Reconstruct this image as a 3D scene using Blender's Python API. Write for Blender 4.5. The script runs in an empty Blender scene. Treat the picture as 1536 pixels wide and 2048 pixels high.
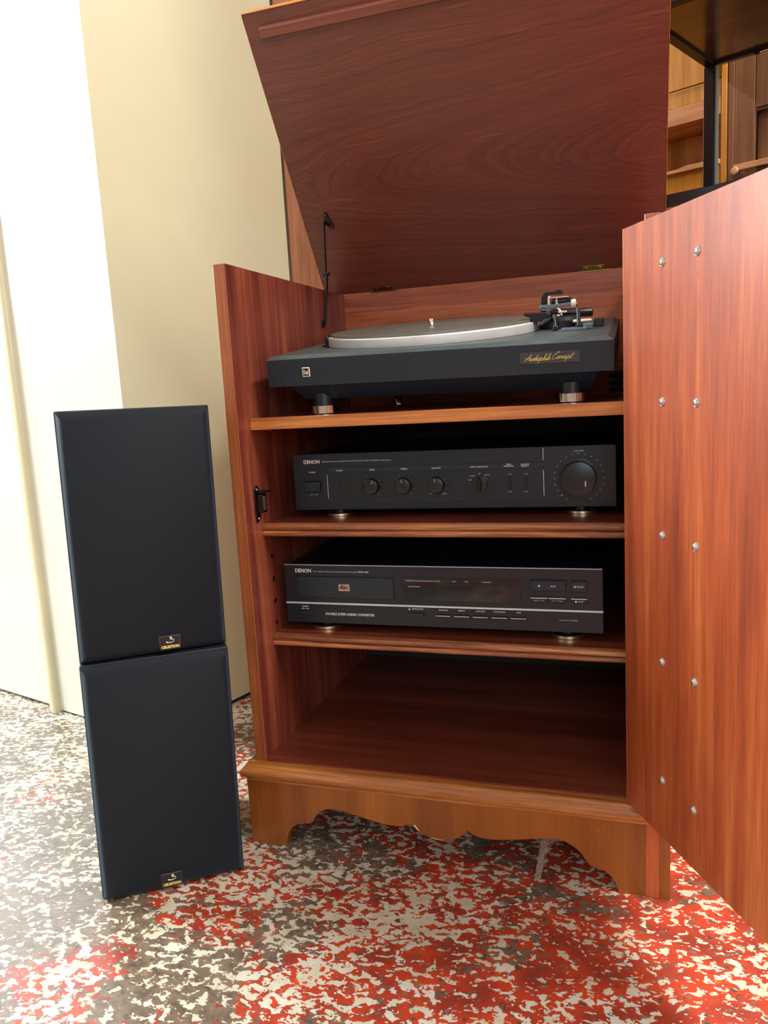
import bpy, bmesh, math, random
from mathutils import Vector, Matrix
random.seed(7)
R = math.radians
PI = math.pi
scene = bpy.context.scene
COL = scene.collection

# ------------------------------------------------------------------ camera
CX, CY, CZ = 0.506, -0.9002, 0.6181
YAW, PITCH, ROLL = 0.3196, -0.1583, -0.0569
FOC = 1552.08
cam_data = bpy.data.cameras.new('camera')
cam = bpy.data.objects.new('camera', cam_data)
COL.objects.link(cam)
fw = Vector((-math.sin(YAW)*math.cos(PITCH), math.cos(YAW)*math.cos(PITCH), math.sin(PITCH)))
rt = Vector((math.cos(YAW), math.sin(YAW), 0))
upv = rt.cross(fw)
c_, s_ = math.cos(ROLL), math.sin(ROLL)
rt2 = c_*rt + s_*upv
up2 = -s_*rt + c_*upv
cam.matrix_world = Matrix(((rt2.x, up2.x, -fw.x, CX), (rt2.y, up2.y, -fw.y, CY), (rt2.z, up2.z, -fw.z, CZ), (0, 0, 0, 1)))
cam_data.sensor_width = 36.0
cam_data.sensor_fit = 'AUTO'
cam_data.lens = FOC/2048*36.0
cam_data.clip_start = 0.02
scene.camera = cam

# ------------------------------------------------------------------ world, light, exposure
world = bpy.data.worlds.new('world'); scene.world = world
world.use_nodes = True
wn = world.node_tree.nodes
wn['Background'].inputs[0].default_value = (0.75, 0.87, 1.0, 1)
wn['Background'].inputs[1].default_value = 0.2

def area(name, loc, rot, sx, sy, power, col):
    d = bpy.data.lights.new(name, 'AREA'); d.shape = 'RECTANGLE'
    d.size = sx; d.size_y = sy; d.energy = power; d.color = col
    o = bpy.data.objects.new(name, d); COL.objects.link(o)
    o.location = loc; o.rotation_euler = rot
    return o
# daylight through the side windows (light faces +x) and the shop front (faces +y)
area('daylight_side_window', (-2.60, 0.12, 1.72), (0, R(-90), 0), 1.30, 1.1, 172, (0.86, 0.94, 1.0))
area('daylight_side_window', (-2.60, -2.95, 1.98), (0, R(-90), 0), 1.36, 1.9, 24, (0.86, 0.94, 1.0))
area('daylight_shop_front', (2.2, -4.10, 1.75), (R(90), 0, 0), 3.2, 1.7, 74, (0.80, 0.90, 1.0))
area('ceiling_fill', (2.1, -0.5, 2.80), (0, 0, 0), 0.5, 1.5, 100, (1.0, 0.97, 0.92))  # unseen fill added at the upper right, brightens the tan wall
area('ceiling_fill', (1.5, 1.1, 2.80), (0, 0, 0), 1.2, 0.4, 74, (1.0, 0.93, 0.82))  # unseen fill added to brighten the furniture in the right background

vs = scene.view_settings
vs.view_transform = 'Standard'; vs.look = 'None'; vs.gamma = 1.0; vs.use_curve_mapping = False
vs.exposure = 0.0

# ------------------------------------------------------------------ materials
def srgb(r, g, b):
    f = lambda v: (v/255/12.92) if v/255 <= 0.04045 else ((v/255+0.055)/1.055)**2.4
    return (f(r), f(g), f(b), 1)
def newmat(name):
    m = bpy.data.materials.new(name); m.use_nodes = True
    return m, m.node_tree.nodes, m.node_tree.links, m.node_tree.nodes['Principled BSDF']
def setp(b, rough=None, metal=None, spec=None, coat=None, coat_r=None):
    if rough is not None: b.inputs['Roughness'].default_value = rough
    if metal is not None: b.inputs['Metallic'].default_value = metal
    if spec is not None: b.inputs['Specular IOR Level'].default_value = spec
    if coat is not None: b.inputs['Coat Weight'].default_value = coat
    if coat_r is not None: b.inputs['Coat Roughness'].default_value = coat_r
def mapped(n, l, scale, rot=(0, 0, 0), coord='Object'):
    tc = n.new('ShaderNodeTexCoord'); mp = n.new('ShaderNodeMapping')
    mp.inputs['Scale'].default_value = scale; mp.inputs['Rotation'].default_value = rot
    l.new(tc.outputs[coord], mp.inputs['Vector'])
    return mp.outputs['Vector']
def noise(n, l, vec, scale, detail=4, rough=0.5, dist=0.0):
    t = n.new('ShaderNodeTexNoise')
    t.inputs['Scale'].default_value = scale; t.inputs['Detail'].default_value = detail
    t.inputs['Roughness'].default_value = rough; t.inputs['Distortion'].default_value = dist
    if vec is not None: l.new(vec, t.inputs['Vector'])
    return t.outputs['Fac']
def ramp(n, l, fac, stops, interp='LINEAR'):
    r = n.new('ShaderNodeValToRGB'); r.color_ramp.interpolation = interp
    e = r.color_ramp.elements
    while len(e) < len(stops): e.new(0.5)
    for k, (p, c) in enumerate(stops):
        e[k].position = p; e[k].color = c if len(c) == 4 else (*c, 1)
    l.new(fac, r.inputs['Fac'])
    return r.outputs['Color']
def mix(n, l, fac, a, b, mode='MIX'):
    m = n.new('ShaderNodeMix'); m.data_type = 'RGBA'; m.blend_type = mode
    for s, v in ((0, fac), (6, a), (7, b)):
        if hasattr(v, 'links'): l.new(v, m.inputs[s])
        elif s == 0: m.inputs[0].default_value = v
        else: m.inputs[s].default_value = v
    return m.outputs[2]
def math_(n, l, op, a, b=None, c=None):
    m = n.new('ShaderNodeMath'); m.operation = op
    for k, v in enumerate((a, b, c)):
        if v is None: continue
        if hasattr(v, 'links'): l.new(v, m.inputs[k])
        else: m.inputs[k].default_value = v
    return m.outputs[0]
def bump(n, l, b, h, strength, dist=0.001):
    bp = n.new('ShaderNodeBump'); bp.inputs['Strength'].default_value = strength
    bp.inputs['Distance'].default_value = dist
    l.new(h, bp.inputs['Height']); l.new(bp.outputs['Normal'], b.inputs['Normal'])

W_ = (1, 1, 1, 1); K_ = (0, 0, 0, 1)
def wood(name, dark, mid, light, grain='z', stripe=22, rough=0.35, pores=0.35, coat=0.25, wear=False, rot=(0, 0, 0)):
    m, n, l, b = newmat(name)
    k = {'x': (0.05, 1, 1), 'y': (1, 0.05, 1), 'z': (1, 1, 0.05)}[grain]
    v = mapped(n, l, k, rot)
    k2 = {'x': (0.03, 1, 1), 'y': (1, 0.03, 1), 'z': (1, 1, 0.03)}[grain]
    v2 = mapped(n, l, k2, rot)
    f1 = noise(n, l, v, stripe, 3, 0.6, 0.4)
    f3 = noise(n, l, v, stripe*3.6, 3, 0.6, 0.2)
    fs = math_(n, l, 'ADD', math_(n, l, 'MULTIPLY', f1, 0.68), math_(n, l, 'MULTIPLY', f3, 0.32))
    c1 = ramp(n, l, fs, [(0.34, dark), (0.5, mid), (0.66, light)])
    f2 = noise(n, l, v2, 520, 3, 0.65)
    pr = ramp(n, l, f2, [(0.36, K_), (0.60, W_)])
    dk = mix(n, l, math_(n, l, 'MULTIPLY', math_(n, l, 'SUBTRACT', 1.0, pr), pores), c1, tuple(x*0.42 for x in dark[:3])+(1,))
    out = dk
    if wear:
        sv = mapped(n, l, (1, 1, 0.6), (0.3, 0.5, 0.2))
        fw_ = noise(n, l, sv, 95, 4, 0.72, 0.6)
        wr = ramp(n, l, fw_, [(0.70, K_), (0.73, W_)])
        out = mix(n, l, math_(n, l, 'MULTIPLY', wr, 0.55), dk, srgb(214, 150, 105))
    l.new(out, b.inputs['Base Color'])
    lf = noise(n, l, mapped(n, l, (1, 1, 1)), 9, 3)
    rr = n.new('ShaderNodeMapRange'); rr.inputs[3].default_value = rough-0.06; rr.inputs[4].default_value = rough+0.12
    l.new(lf, rr.inputs[0]); l.new(rr.outputs[0], b.inputs['Roughness'])
    setp(b, coat=coat, coat_r=0.22)
    bump(n, l, b, f2, 0.18, 0.0006)
    return m

sap_d, sap_m, sap_l = srgb(112, 44, 28), srgb(150, 66, 36), srgb(190, 98, 50)
M = {}
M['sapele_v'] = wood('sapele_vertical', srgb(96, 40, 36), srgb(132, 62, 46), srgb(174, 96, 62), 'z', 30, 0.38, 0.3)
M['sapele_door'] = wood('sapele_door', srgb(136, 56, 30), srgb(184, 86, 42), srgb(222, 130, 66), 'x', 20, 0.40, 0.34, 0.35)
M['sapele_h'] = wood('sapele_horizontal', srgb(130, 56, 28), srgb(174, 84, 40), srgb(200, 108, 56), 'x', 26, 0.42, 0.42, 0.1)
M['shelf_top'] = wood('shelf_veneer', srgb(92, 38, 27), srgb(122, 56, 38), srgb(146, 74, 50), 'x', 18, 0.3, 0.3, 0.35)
M['batten'] = wood('batten_wood', srgb(92, 42, 30), srgb(124, 62, 44), srgb(146, 80, 58), 'x', 24, 0.36, 0.3)
M['edge_v'] = wood('edge_lipping_vertical', srgb(134, 68, 36), srgb(172, 96, 50), srgb(196, 118, 66), 'z', 30, 0.4, 0.4, 0.2, wear=True)
M['edge_h'] = wood('edge_lipping_horizontal', srgb(150, 82, 36), srgb(200, 120, 56), srgb(226, 150, 82), 'x', 42, 0.38, 0.45, 0.2)
M['bead_h'] = wood('moulded_shelf_edge', srgb(112, 58, 32), srgb(176, 104, 60), srgb(224, 156, 100), 'x', 90, 0.33, 0.6, 0.3)
M['plinth'] = wood('plinth_veneer', srgb(122, 64, 20), srgb(152, 84, 28), srgb(176, 102, 36), 'z', 9, 0.34, 0.2, 0.4, wear=True)
M['plinth_strip'] = wood('plinth_corner_strip', srgb(150, 72, 34), srgb(184, 92, 42), srgb(200, 108, 54), 'z', 30, 0.36, 0.3, 0.3)
M['moulding'] = wood('plinth_moulding_wood', srgb(148, 82, 32), srgb(192, 118, 54), srgb(222, 150, 82), 'x', 60, 0.3, 0.4, 0.4, wear=True)
M['teak'] = wood('light_teak', srgb(176, 116, 56), srgb(206, 146, 80), srgb(226, 172, 108), 'z', 22, 0.4, 0.25)
M['teak_h'] = wood('light_teak_horizontal', srgb(176, 112, 72), srgb(204, 142, 98), srgb(220, 166, 122), 'x', 26, 0.4, 0.25)
M['teak_amber'] = wood('amber_teak', srgb(186, 112, 34), srgb(214, 142, 50), srgb(234, 168, 74), 'z', 20, 0.38, 0.2)
M['brown_wood'] = wood('brown_wardrobe_wood', srgb(94, 58, 34), srgb(122, 78, 48), srgb(146, 98, 62), 'z', 18, 0.42, 0.3)
M['wardrobe'] = wood('pale_rose_wardrobe_wood', srgb(160, 98, 66), srgb(186, 122, 86), srgb(204, 142, 104), 'z', 40, 0.42, 0.3)
M['dark_wood'] = wood('dark_underside_wood', srgb(60, 40, 26), srgb(92, 62, 38), srgb(128, 88, 52), 'x', 16, 0.16, 0.2, 0.6)

def lid_wood():
    m, n, l, b = newmat('lid_cathedral_veneer')
    tc = n.new('ShaderNodeTexCoord'); sp = n.new('ShaderNodeSeparateXYZ')
    l.new(tc.outputs['Object'], sp.inputs[0])
    x, s = sp.outputs[0], sp.outputs[1]
    warp = noise(n, l, mapped(n, l, (0.8, 1.6, 1)), 5.0, 3, 0.5)
    w2 = math_(n, l, 'MULTIPLY', math_(n, l, 'SUBTRACT', warp, 0.5), 0.045)
    # centre line of the cathedral rises slightly to the left; loops point left
    sc = math_(n, l, 'ADD', s, math_(n, l, 'MULTIPLY_ADD', x, 0.02, -0.192))
    sc = math_(n, l, 'ADD', sc, w2)
    up_ = math_(n, l, 'GREATER_THAN', sc, 0.0)
    inv = math_(n, l, 'MULTIPLY_ADD', up_, -2.2, 8.4)            # upper arm of the loops opens wider
    sn = math_(n, l, 'MULTIPLY', sc, inv)
    dist = math_(n, l, 'SQRT', math_(n, l, 'ADD', math_(n, l, 'MULTIPLY', sn, sn), math_(n, l, 'ABSOLUTE', math_(n, l, 'SUBTRACT', 0.53, x))))
    dist = math_(n, l, 'ADD', dist, math_(n, l, 'MULTIPLY', noise(n, l, mapped(n, l, (1, 3, 1)), 14, 4, 0.6), 0.035))
    cb = n.new('ShaderNodeCombineXYZ'); l.new(dist, cb.inputs[0])
    f1 = noise(n, l, cb.outputs[0], 24, 3, 0.62)
    fb = noise(n, l, cb.outputs[0], 7, 2, 0.5)
    ff = noise(n, l, cb.outputs[0], 120, 2, 0.5)
    fs = math_(n, l, 'ADD', math_(n, l, 'ADD', math_(n, l, 'MULTIPLY', f1, 0.42), math_(n, l, 'MULTIPLY', fb, 0.33)), math_(n, l, 'MULTIPLY', ff, 0.25))
    col = ramp(n, l, fs, [(0.33, srgb(86, 36, 28)), (0.44, srgb(110, 50, 36)), (0.55, srgb(122, 58, 42)), (0.68, srgb(138, 72, 52))])
    ln = ramp(n, l, noise(n, l, cb.outputs[0], 19, 2, 0.6), [(0.470, K_), (0.488, W_), (0.496, K_), (0.506, W_), (0.516, K_)])
    col = mix(n, l, math_(n, l, 'MULTIPLY', ln, 0.5), col, srgb(62, 24, 18))
    f2 = noise(n, l, mapped(n, l, (0.03, 1, 1)), 620, 3, 0.65)
    pr = ramp(n, l, f2, [(0.36, K_), (0.6, W_)])
    lt = ramp(n, l, noise(n, l, mapped(n, l, (0.035, 1, 1), (0, 0, 0.03)), 190, 2), [(0.66, K_), (0.74, W_)])
    out = mix(n, l, math_(n, l, 'MULTIPLY', math_(n, l, 'SUBTRACT', 1.0, pr), 0.35), col, srgb(60, 24, 20))
    out = mix(n, l, math_(n, l, 'MULTIPLY', lt, 0.22), out, srgb(176, 110, 84))
    l.new(out, b.inputs['Base Color'])
    setp(b, rough=0.36, coat=0.3, coat_r=0.25)
    bump(n, l, b, f2, 0.12, 0.0005)
    return m
M['lid'] = lid_wood()

def plain(name, col, rough=0.5, metal=0.0, nz=0.0, nscale=200, spec=None, coat=None):
    m, n, l, b = newmat(name)
    f = noise(n, l, mapped(n, l, (1, 1, 1)), nscale, 3)
    a = tuple(min(1, c*(1-nz)) for c in col[:3])+(1,); c2 = tuple(min(1, c*(1+nz)) for c in col[:3])+(1,)
    l.new(ramp(n, l, f, [(0.35, a), (0.65, c2)]), b.inputs['Base Color'])
    setp(b, rough=rough, metal=metal, spec=spec, coat=coat)
    return m
M['tan_paint'] = plain('tan_wall_paint', srgb(212, 210, 174), 0.42, nz=0.03, nscale=4)
M['white_paint'] = plain('cream_gloss_paint', srgb(232, 229, 214), 0.16, nz=0.02, nscale=6, coat=0.3)
M['jamb_paint'] = plain('cream_jamb_paint', srgb(228, 218, 182), 0.2, nz=0.03, nscale=12, coat=0.3)
M['room_paint'] = plain('room_wall_paint', srgb(168, 156, 140), 0.6, nz=0.02, nscale=3)
M['ceiling'] = plain('ceiling_paint', srgb(188, 186, 182), 0.7, nz=0.01, nscale=3)
M['shaded_back'] = plain('back_with_painted_shade', srgb(34, 24, 22), 0.6, nz=0.15, nscale=80)  # near-black: shade deep in the lower compartments put into the panel colour
M['shadow_gap'] = plain('dark_gap_shade', srgb(40, 38, 40), 0.6, nz=0.1)  # shade of the gap under the tan side, as a colour
M['brass'] = plain('brass', srgb(196, 158, 84), 0.3, 1.0, nz=0.15)
M['dull_brass'] = plain('tarnished_brass', srgb(134, 92, 58), 0.4, 1.0, nz=0.15)
M['steel'] = plain('dark_steel', srgb(70, 66, 66), 0.32, 1.0, nz=0.2)
M['zinc'] = plain('zinc_screw', srgb(206, 206, 198), 0.38, 0.85, nz=0.1)
M['chrome'] = plain('chrome', srgb(226, 220, 214), 0.08, 1.0, nz=0.02)
M['gold'] = plain('pale_gold_metal', srgb(236, 216, 172), 0.3, 1.0, nz=0.04)
M['alu'] = plain('machined_aluminium', srgb(240, 240, 236), 0.45, 0.5, nz=0.04, nscale=60)
M['black_steel'] = plain('black_frame_metal', srgb(26, 28, 36), 0.3, 0.3, nz=0.05)
M['black_plastic'] = plain('black_plastic', srgb(22, 23, 26), 0.35, nz=0.1)
M['knob_black'] = plain('knob_black', srgb(20, 23, 28), 0.28, nz=0.05)
M['void'] = plain('deep_black', srgb(6, 7, 9), 0.5)
M['rubber'] = plain('black_rubber', srgb(24, 24, 26), 0.6, nz=0.1)
M['mat_rubber'] = plain('grey_platter_mat', srgb(104, 104, 94), 0.3, nz=0.06, nscale=40)
M['grey_arm'] = plain('blue_grey_alloy', srgb(124, 140, 150), 0.32, 0.6, nz=0.08)
M['white_part'] = plain('ivory_plastic', srgb(228, 218, 196), 0.4, nz=0.04)
M['print_white'] = plain('white_print', srgb(252, 252, 250), 0.5)
M['print_grey'] = plain('grey_print', srgb(212, 214, 218), 0.5)
M['print_gold'] = plain('gold_print', srgb(240, 214, 110), 0.35, 0.2)
M['print_cream'] = plain('cream_print', srgb(240, 232, 196), 0.5)
M['print_copper'] = plain('copper_print', srgb(206, 164, 140), 0.4)
M['badge_grey'] = plain('grey_badge', srgb(66, 70, 72), 0.38, 0.3, nz=0.08)
M['silver_line'] = plain('silver_trim', srgb(214, 222, 228), 0.4, 0.6, nz=0.04)
M['peg_wood'] = plain('pale_wood_knob', srgb(224, 160, 120), 0.4, nz=0.1)
M['chip'] = plain('bare_chipped_wood', srgb(226, 190, 140), 0.7, nz=0.2, nscale=400)
M['dust'] = plain('grey_dust', srgb(176, 160, 140), 0.9, nz=0.2)

def face_black(name, a, b2, rough, brushed=None, spec=0.5):
    m, n, l, b = newmat(name)
    v = mapped(n, l, brushed or (1, 1, 1))
    f = noise(n, l, v, 260, 4, 0.6)
    l.new(ramp(n, l, f, [(0.3, a), (0.7, b2)]), b.inputs['Base Color'])
    setp(b, rough=rough, spec=spec)
    bump(n, l, b, f, 0.15, 0.0004)
    return m
M['face'] = face_black('hifi_face', srgb(8, 20, 31), srgb(13, 26, 37), 0.34, (0.08, 1, 1))
M['face_strip'] = face_black('hifi_face_strip', srgb(18, 31, 43), srgb(24, 37, 49), 0.3, (0.05, 1, 1))
M['tt_black'] = face_black('ash_black_vinyl', srgb(14, 28, 40), srgb(24, 38, 50), 0.42, (0.04, 1, 1))
M['tt_top'] = face_black('turntable_top', srgb(66, 76, 76), srgb(84, 94, 92), 0.4, (0.3, 1, 1))
M['cab_ash'] = face_black('speaker_cabinet_black', srgb(32, 35, 40), srgb(42, 46, 52), 0.4, (1, 1, 0.05))

def grille_mat():
    m, n, l, b = newmat('speaker_cloth')
    v = mapped(n, l, (1, 1, 1))
    f = noise(n, l, v, 900, 2, 0.7); g = noise(n, l, v, 7, 3)
    c = ramp(n, l, f, [(0.3, srgb(7, 14, 20)), (0.7, srgb(18, 27, 35))])
    c = mix(n, l, math_(n, l, 'MULTIPLY', g, 0.35), c, srgb(18, 30, 38))
    sp = ramp(n, l, noise(n, l, mapped(n, l, (1, 1, 0.7)), 55, 5, 0.8), [(0.80, K_), (0.82, W_)])
    c = mix(n, l, math_(n, l, 'MULTIPLY', sp, 0.5), c, srgb(150, 158, 160))
    l.new(c, b.inputs['Base Color'])
    setp(b, rough=0.7, spec=0.35)
    b.inputs['Sheen Weight'].default_value = 0.22
    b.inputs['Sheen Roughness'].default_value = 0.4
    b.inputs['Sheen Tint'].default_value = (0.45, 0.7, 1.0, 1)
    bump(n, l, b, f, 0.25, 0.0004)
    return m
M['cloth'] = grille_mat()
def glass_mat(name, tint, rough=0.0):
    m, n, l, b = newmat(name)
    b.inputs['Base Color'].default_value = tint
    b.inputs['Transmission Weight'].default_value = 1.0
    b.inputs['IOR'].default_value = 1.45
    setp(b, rough=rough)
    return m
M['glass_edge'] = plain('pale_glass_edge', srgb(176, 190, 176), 0.2)
M['glass'] = glass_mat('clear_glass', (0.9, 0.95, 0.92, 1))
M['window_glass'] = M['glass']
def display_mat():
    m, n, l, b = newmat('display_window')
    f = noise(n, l, mapped(n, l, (1, 1, 1)), 30, 2)
    l.new(ramp(n, l, f, [(0.4, srgb(10, 14, 22)), (0.6, srgb(14, 18, 26))]), b.inputs['Base Color'])
    setp(b, rough=0.05)
    return m
M['display'] = display_mat()

def floor_mat():
    m, n, l, b = newmat('mottled_vinyl_floor')
    v = mapped(n, l, (0.62, 1.0, 1), (0, 0, R(-14)))
    v2 = mapped(n, l, (0.8, 1.0, 1), (0, 0, R(22)))
    tc = n.new('ShaderNodeTexCoord'); sp = n.new('ShaderNodeSeparateXYZ'); l.new(tc.outputs['Object'], sp.inputs[0])
    vs_ = mapped(n, l, (0.72, 1.0, 1), (0, 0, R(-20)))
    big = noise(n, l, v2, 6.5, 3, 0.6)
    med = noise(n, l, v2, 26, 4, 0.6, 0.5)
    fine = noise(n, l, vs_, 112, 3.0, 0.55, 0.5)
    tiny = noise(n, l, vs_, 330, 2, 0.5, 0.3)
    # cream chips: fine blobs whose density wanders, with pin-holes
    thr = math_(n, l, 'ADD', math_(n, l, 'MULTIPLY', big, 0.46), math_(n, l, 'MULTIPLY', med, 0.30))
    cf = math_(n, l, 'ADD', fine, math_(n, l, 'SUBTRACT', thr, 0.38))
    cf = math_(n, l, 'ADD', cf, math_(n, l, 'MULTIPLY', math_(n, l, 'SUBTRACT', tiny, 0.5), 0.16))
    cf = math_(n, l, 'ADD', cf, math_(n, l, 'MULTIPLY', sp.outputs[0], -0.045))
    cream_f = ramp(n, l, cf, [(0.528, K_), (0.540, W_)])
    # red against brown
    rb = math_(n, l, 'ADD', math_(n, l, 'MULTIPLY', noise(n, l, v2, 7, 4, 0.6, 0.5), 0.9), math_(n, l, 'MULTIPLY', noise(n, l, vs_, 70, 5, 0.65, 0.5), 0.42))
    gx = n.new('ShaderNodeMapRange'); gx.inputs[1].default_value = -0.6; gx.inputs[2].default_value = 0.7
    gx.inputs[3].default_value = -0.115; gx.inputs[4].default_value = 0.14
    l.new(sp.outputs[0], gx.inputs[0])
    rb = math_(n, l, 'ADD', rb, gx.outputs[0])
    red_f = ramp(n, l, rb, [(0.655, K_), (0.675, W_)])
    red = ramp(n, l, noise(n, l, v2, 26, 4), [(0.35, srgb(152, 56, 40)), (0.65, srgb(210, 70, 36))])
    brown = ramp(n, l, noise(n, l, vs_, 70, 5, 0.7), [(0.3, srgb(88, 72, 58)), (0.7, srgb(146, 126, 104))])
    cream = ramp(n, l, noise(n, l, v2, 30, 4), [(0.35, srgb(206, 196, 166)), (0.65, srgb(222, 218, 198))])
    c = mix(n, l, red_f, brown, red)
    gch = ramp(n, l, noise(n, l, vs_, 120, 3, 0.55, 0.2), [(0.60, K_), (0.615, W_)])
    c = mix(n, l, gch, c, ramp(n, l, noise(n, l, v2, 60, 2), [(0.4, srgb(84, 76, 68)), (0.6, srgb(132, 112, 94))]))
    c = mix(n, l, cream_f, c, cream)
    dk = ramp(n, l, noise(n, l, v2, 210, 2, 0.5, 0.2), [(0.665, K_), (0.685, W_)])
    c = mix(n, l, math_(n, l, 'MULTIPLY', dk, 0.75), c, srgb(92, 76, 66))
    fl = ramp(n, l, noise(n, l, v, 190, 2, 0.5, 0.2), [(0.68, K_), (0.695, W_)])
    c = mix(n, l, fl, c, srgb(220, 208, 180))
    grime = noise(n, l, v2, 3.2, 4, 0.6)
    gr = n.new('ShaderNodeMapRange'); gr.inputs[1].default_value = 0.3; gr.inputs[2].default_value = 0.7
    gr.inputs[3].default_value = 0.82; gr.inputs[4].default_value = 1.05
    l.new(grime, gr.inputs[0])
    c = mix(n, l, 1.0, c, gr.outputs[0], 'MULTIPLY')
    l.new(c, b.inputs['Base Color'])
    rr = n.new('ShaderNodeMapRange'); rr.inputs[3].default_value = 0.24; rr.inputs[4].default_value = 0.46
    l.new(noise(n, l, v2, 12, 5, 0.7), rr.inputs[0]); l.new(rr.outputs[0], b.inputs['Roughness'])
    bump(n, l, b, noise(n, l, v2, 40, 4), 0.12, 0.001)
    return m
M['floor'] = floor_mat()

# ------------------------------------------------------------------ geometry helpers
def bm_new(): return bmesh.new()
def box(bm, x0, x1, y0, y1, z0, z1, bev=0.0, seg=1):
    t = bmesh.new()
    bmesh.ops.create_cube(t, size=1.0)
    for v in t.verts:
        v.co = Vector(((x0+x1)/2+v.co.x*(x1-x0), (y0+y1)/2+v.co.y*(y1-y0), (z0+z1)/2+v.co.z*(z1-z0)))
    if bev > 0:
        bmesh.ops.bevel(t, geom=list(t.edges), offset=bev, segments=seg, affect='EDGES', profile=0.5)
    merge(bm, t)
    return bm
def merge(bm, t, mat=None):
    me = bpy.data.meshes.new('tmp'); t.to_mesh(me); t.free()
    if mat is not None: me.transform(mat)
    bm.from_mesh(me); bpy.data.meshes.remove(me)
def cyl(bm, p0, p1, r0, r1=None, seg=24, bev=0.0):
    p0, p1 = Vector(p0), Vector(p1); r1 = r0 if r1 is None else r1
    d = p1-p0; t = bmesh.new()
    bmesh.ops.create_cone(t, cap_ends=True, segments=seg, radius1=r0, radius2=r1, depth=d.length)
    if bev > 0:
        ed = [e for e in t.edges if len(e.link_faces) == 2 and any(len(f.verts) > 4 for f in e.link_faces)]
        bmesh.ops.bevel(t, geom=ed, offset=bev, segments=2, affect='EDGES')
    q = d.to_track_quat('Z', 'Y').to_matrix().to_4x4()
    merge(bm, t, Matrix.Translation((p0+p1)/2) @ q)
    return bm
def tube(bm, pts, r, seg=8, closed=False):
    pts = [Vector(p) for p in pts]; rings = []
    n = len(pts)
    for i, p in enumerate(pts):
        a = pts[i-1] if (i > 0 or closed) else p
        b = pts[(i+1) % n] if (i < n-1 or closed) else p
        d = (b-a).normalized()
        ref = Vector((0, 0, 1)) if abs(d.z) < 0.9 else Vector((1, 0, 0))
        u = d.cross(ref).normalized(); w = d.cross(u).normalized()
        rr = r[i] if isinstance(r, (list, tuple)) else r
        rings.append([bm.verts.new(p+u*rr*math.cos(2*PI*k/seg)+w*rr*math.sin(2*PI*k/seg)) for k in range(seg)])
    m = n if closed else n-1
    for i in range(m):
        A, B = rings[i], rings[(i+1) % n]
        for k in range(seg):
            bm.faces.new((A[k], A[(k+1) % seg], B[(k+1) % seg], B[k]))
    if not closed:
        bm.faces.new(rings[0][::-1]); bm.faces.new(rings[-1])
    return bm
def lathe(bm, prof, seg=48, center=(0, 0, 0)):
    cx, cy, cz = center; rings = []
    for r, z in prof:
        if r < 1e-6: rings.append([bm.verts.new((cx, cy, cz+z))])
        else: rings.append([bm.verts.new((cx+r*math.cos(2*PI*k/seg), cy+r*math.sin(2*PI*k/seg), cz+z)) for k in range(seg)])
    for A, B in zip(rings, rings[1:]):
        for k in range(seg):
            k2 = (k+1) % seg
            if len(A) == 1 and len(B) == 1: continue
            if len(A) == 1: bm.faces.new((A[0], B[k2], B[k]))
            elif len(B) == 1: bm.faces.new((A[k], A[k2], B[0]))
            else: bm.faces.new((A[k], A[k2], B[k2], B[k]))
    return bm
def prism(bm, poly, a0, a1, plane='xz', bev=0.0):
    """extrude a polygon drawn in `plane` along the third axis from a0 to a1"""
    def P(u, v, w):
        return {'xz': (u, w, v), 'yz': (w, u, v), 'xy': (u, v, w)}[plane]
    t = bmesh.new()
    A = [t.verts.new(P(u, v, a0)) for u, v in poly]
    B = [t.verts.new(P(u, v, a1)) for u, v in poly]
    t.faces.new(A[::-1]); t.faces.new(B)
    n = len(poly)
    for k in range(n): t.faces.new((A[k], A[(k+1) % n], B[(k+1) % n], B[k]))
    bmesh.ops.recalc_face_normals(t, faces=t.faces)
    if bev > 0:
        ed = [e for e in t.edges if any(len(f.verts) > 4 for f in e.link_faces)]
        bmesh.ops.bevel(t, geom=ed, offset=bev, segments=1, affect='EDGES')
    merge(bm, t)
    return bm
def obj(name, bm, mat, parent=None, smooth=None, loc=None, rot=None, mats=None):
    bmesh.ops.recalc_face_normals(bm, faces=bm.faces)
    me = bpy.data.meshes.new(name); bm.to_mesh(me); bm.free()
    for mm in (mats or [mat]): me.materials.append(mm)
    o = bpy.data.objects.new(name, me); COL.objects.link(o)
    if parent is not None: o.parent = parent
    if loc is not None: o.location = loc
    if rot is not None: o.rotation_euler = rot
    if smooth is not None:
        me.polygons.foreach_set('use_smooth', [True]*len(me.polygons))
        try: me.set_sharp_from_angle(angle=R(smooth))
        except Exception: pass
    return o
def bx(name, mat, parent, x0, x1, y0, y1, z0, z1, bev=0.0008, **k):
    return obj(name, box(bm_new(), x0, x1, y0, y1, z0, z1, bev), M[mat], parent, **k)
def tag(o, label, cat, group=None):
    o['label'] = label; o['category'] = cat
    if group: o['group'] = group
    return o
def thing(name, label, cat, loc=(0, 0, 0), rot=(0, 0, 0), group=None):
    o = bpy.data.objects.new(name, None); COL.objects.link(o); o.empty_display_size = 0.05
    o.location = loc; o.rotation_euler = rot
    return tag(o, label, cat, group)
def struct(name, bm, mat, smooth=None):
    o = obj(name, bm, M[mat], smooth=smooth); o['kind'] = 'structure'; return o

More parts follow.
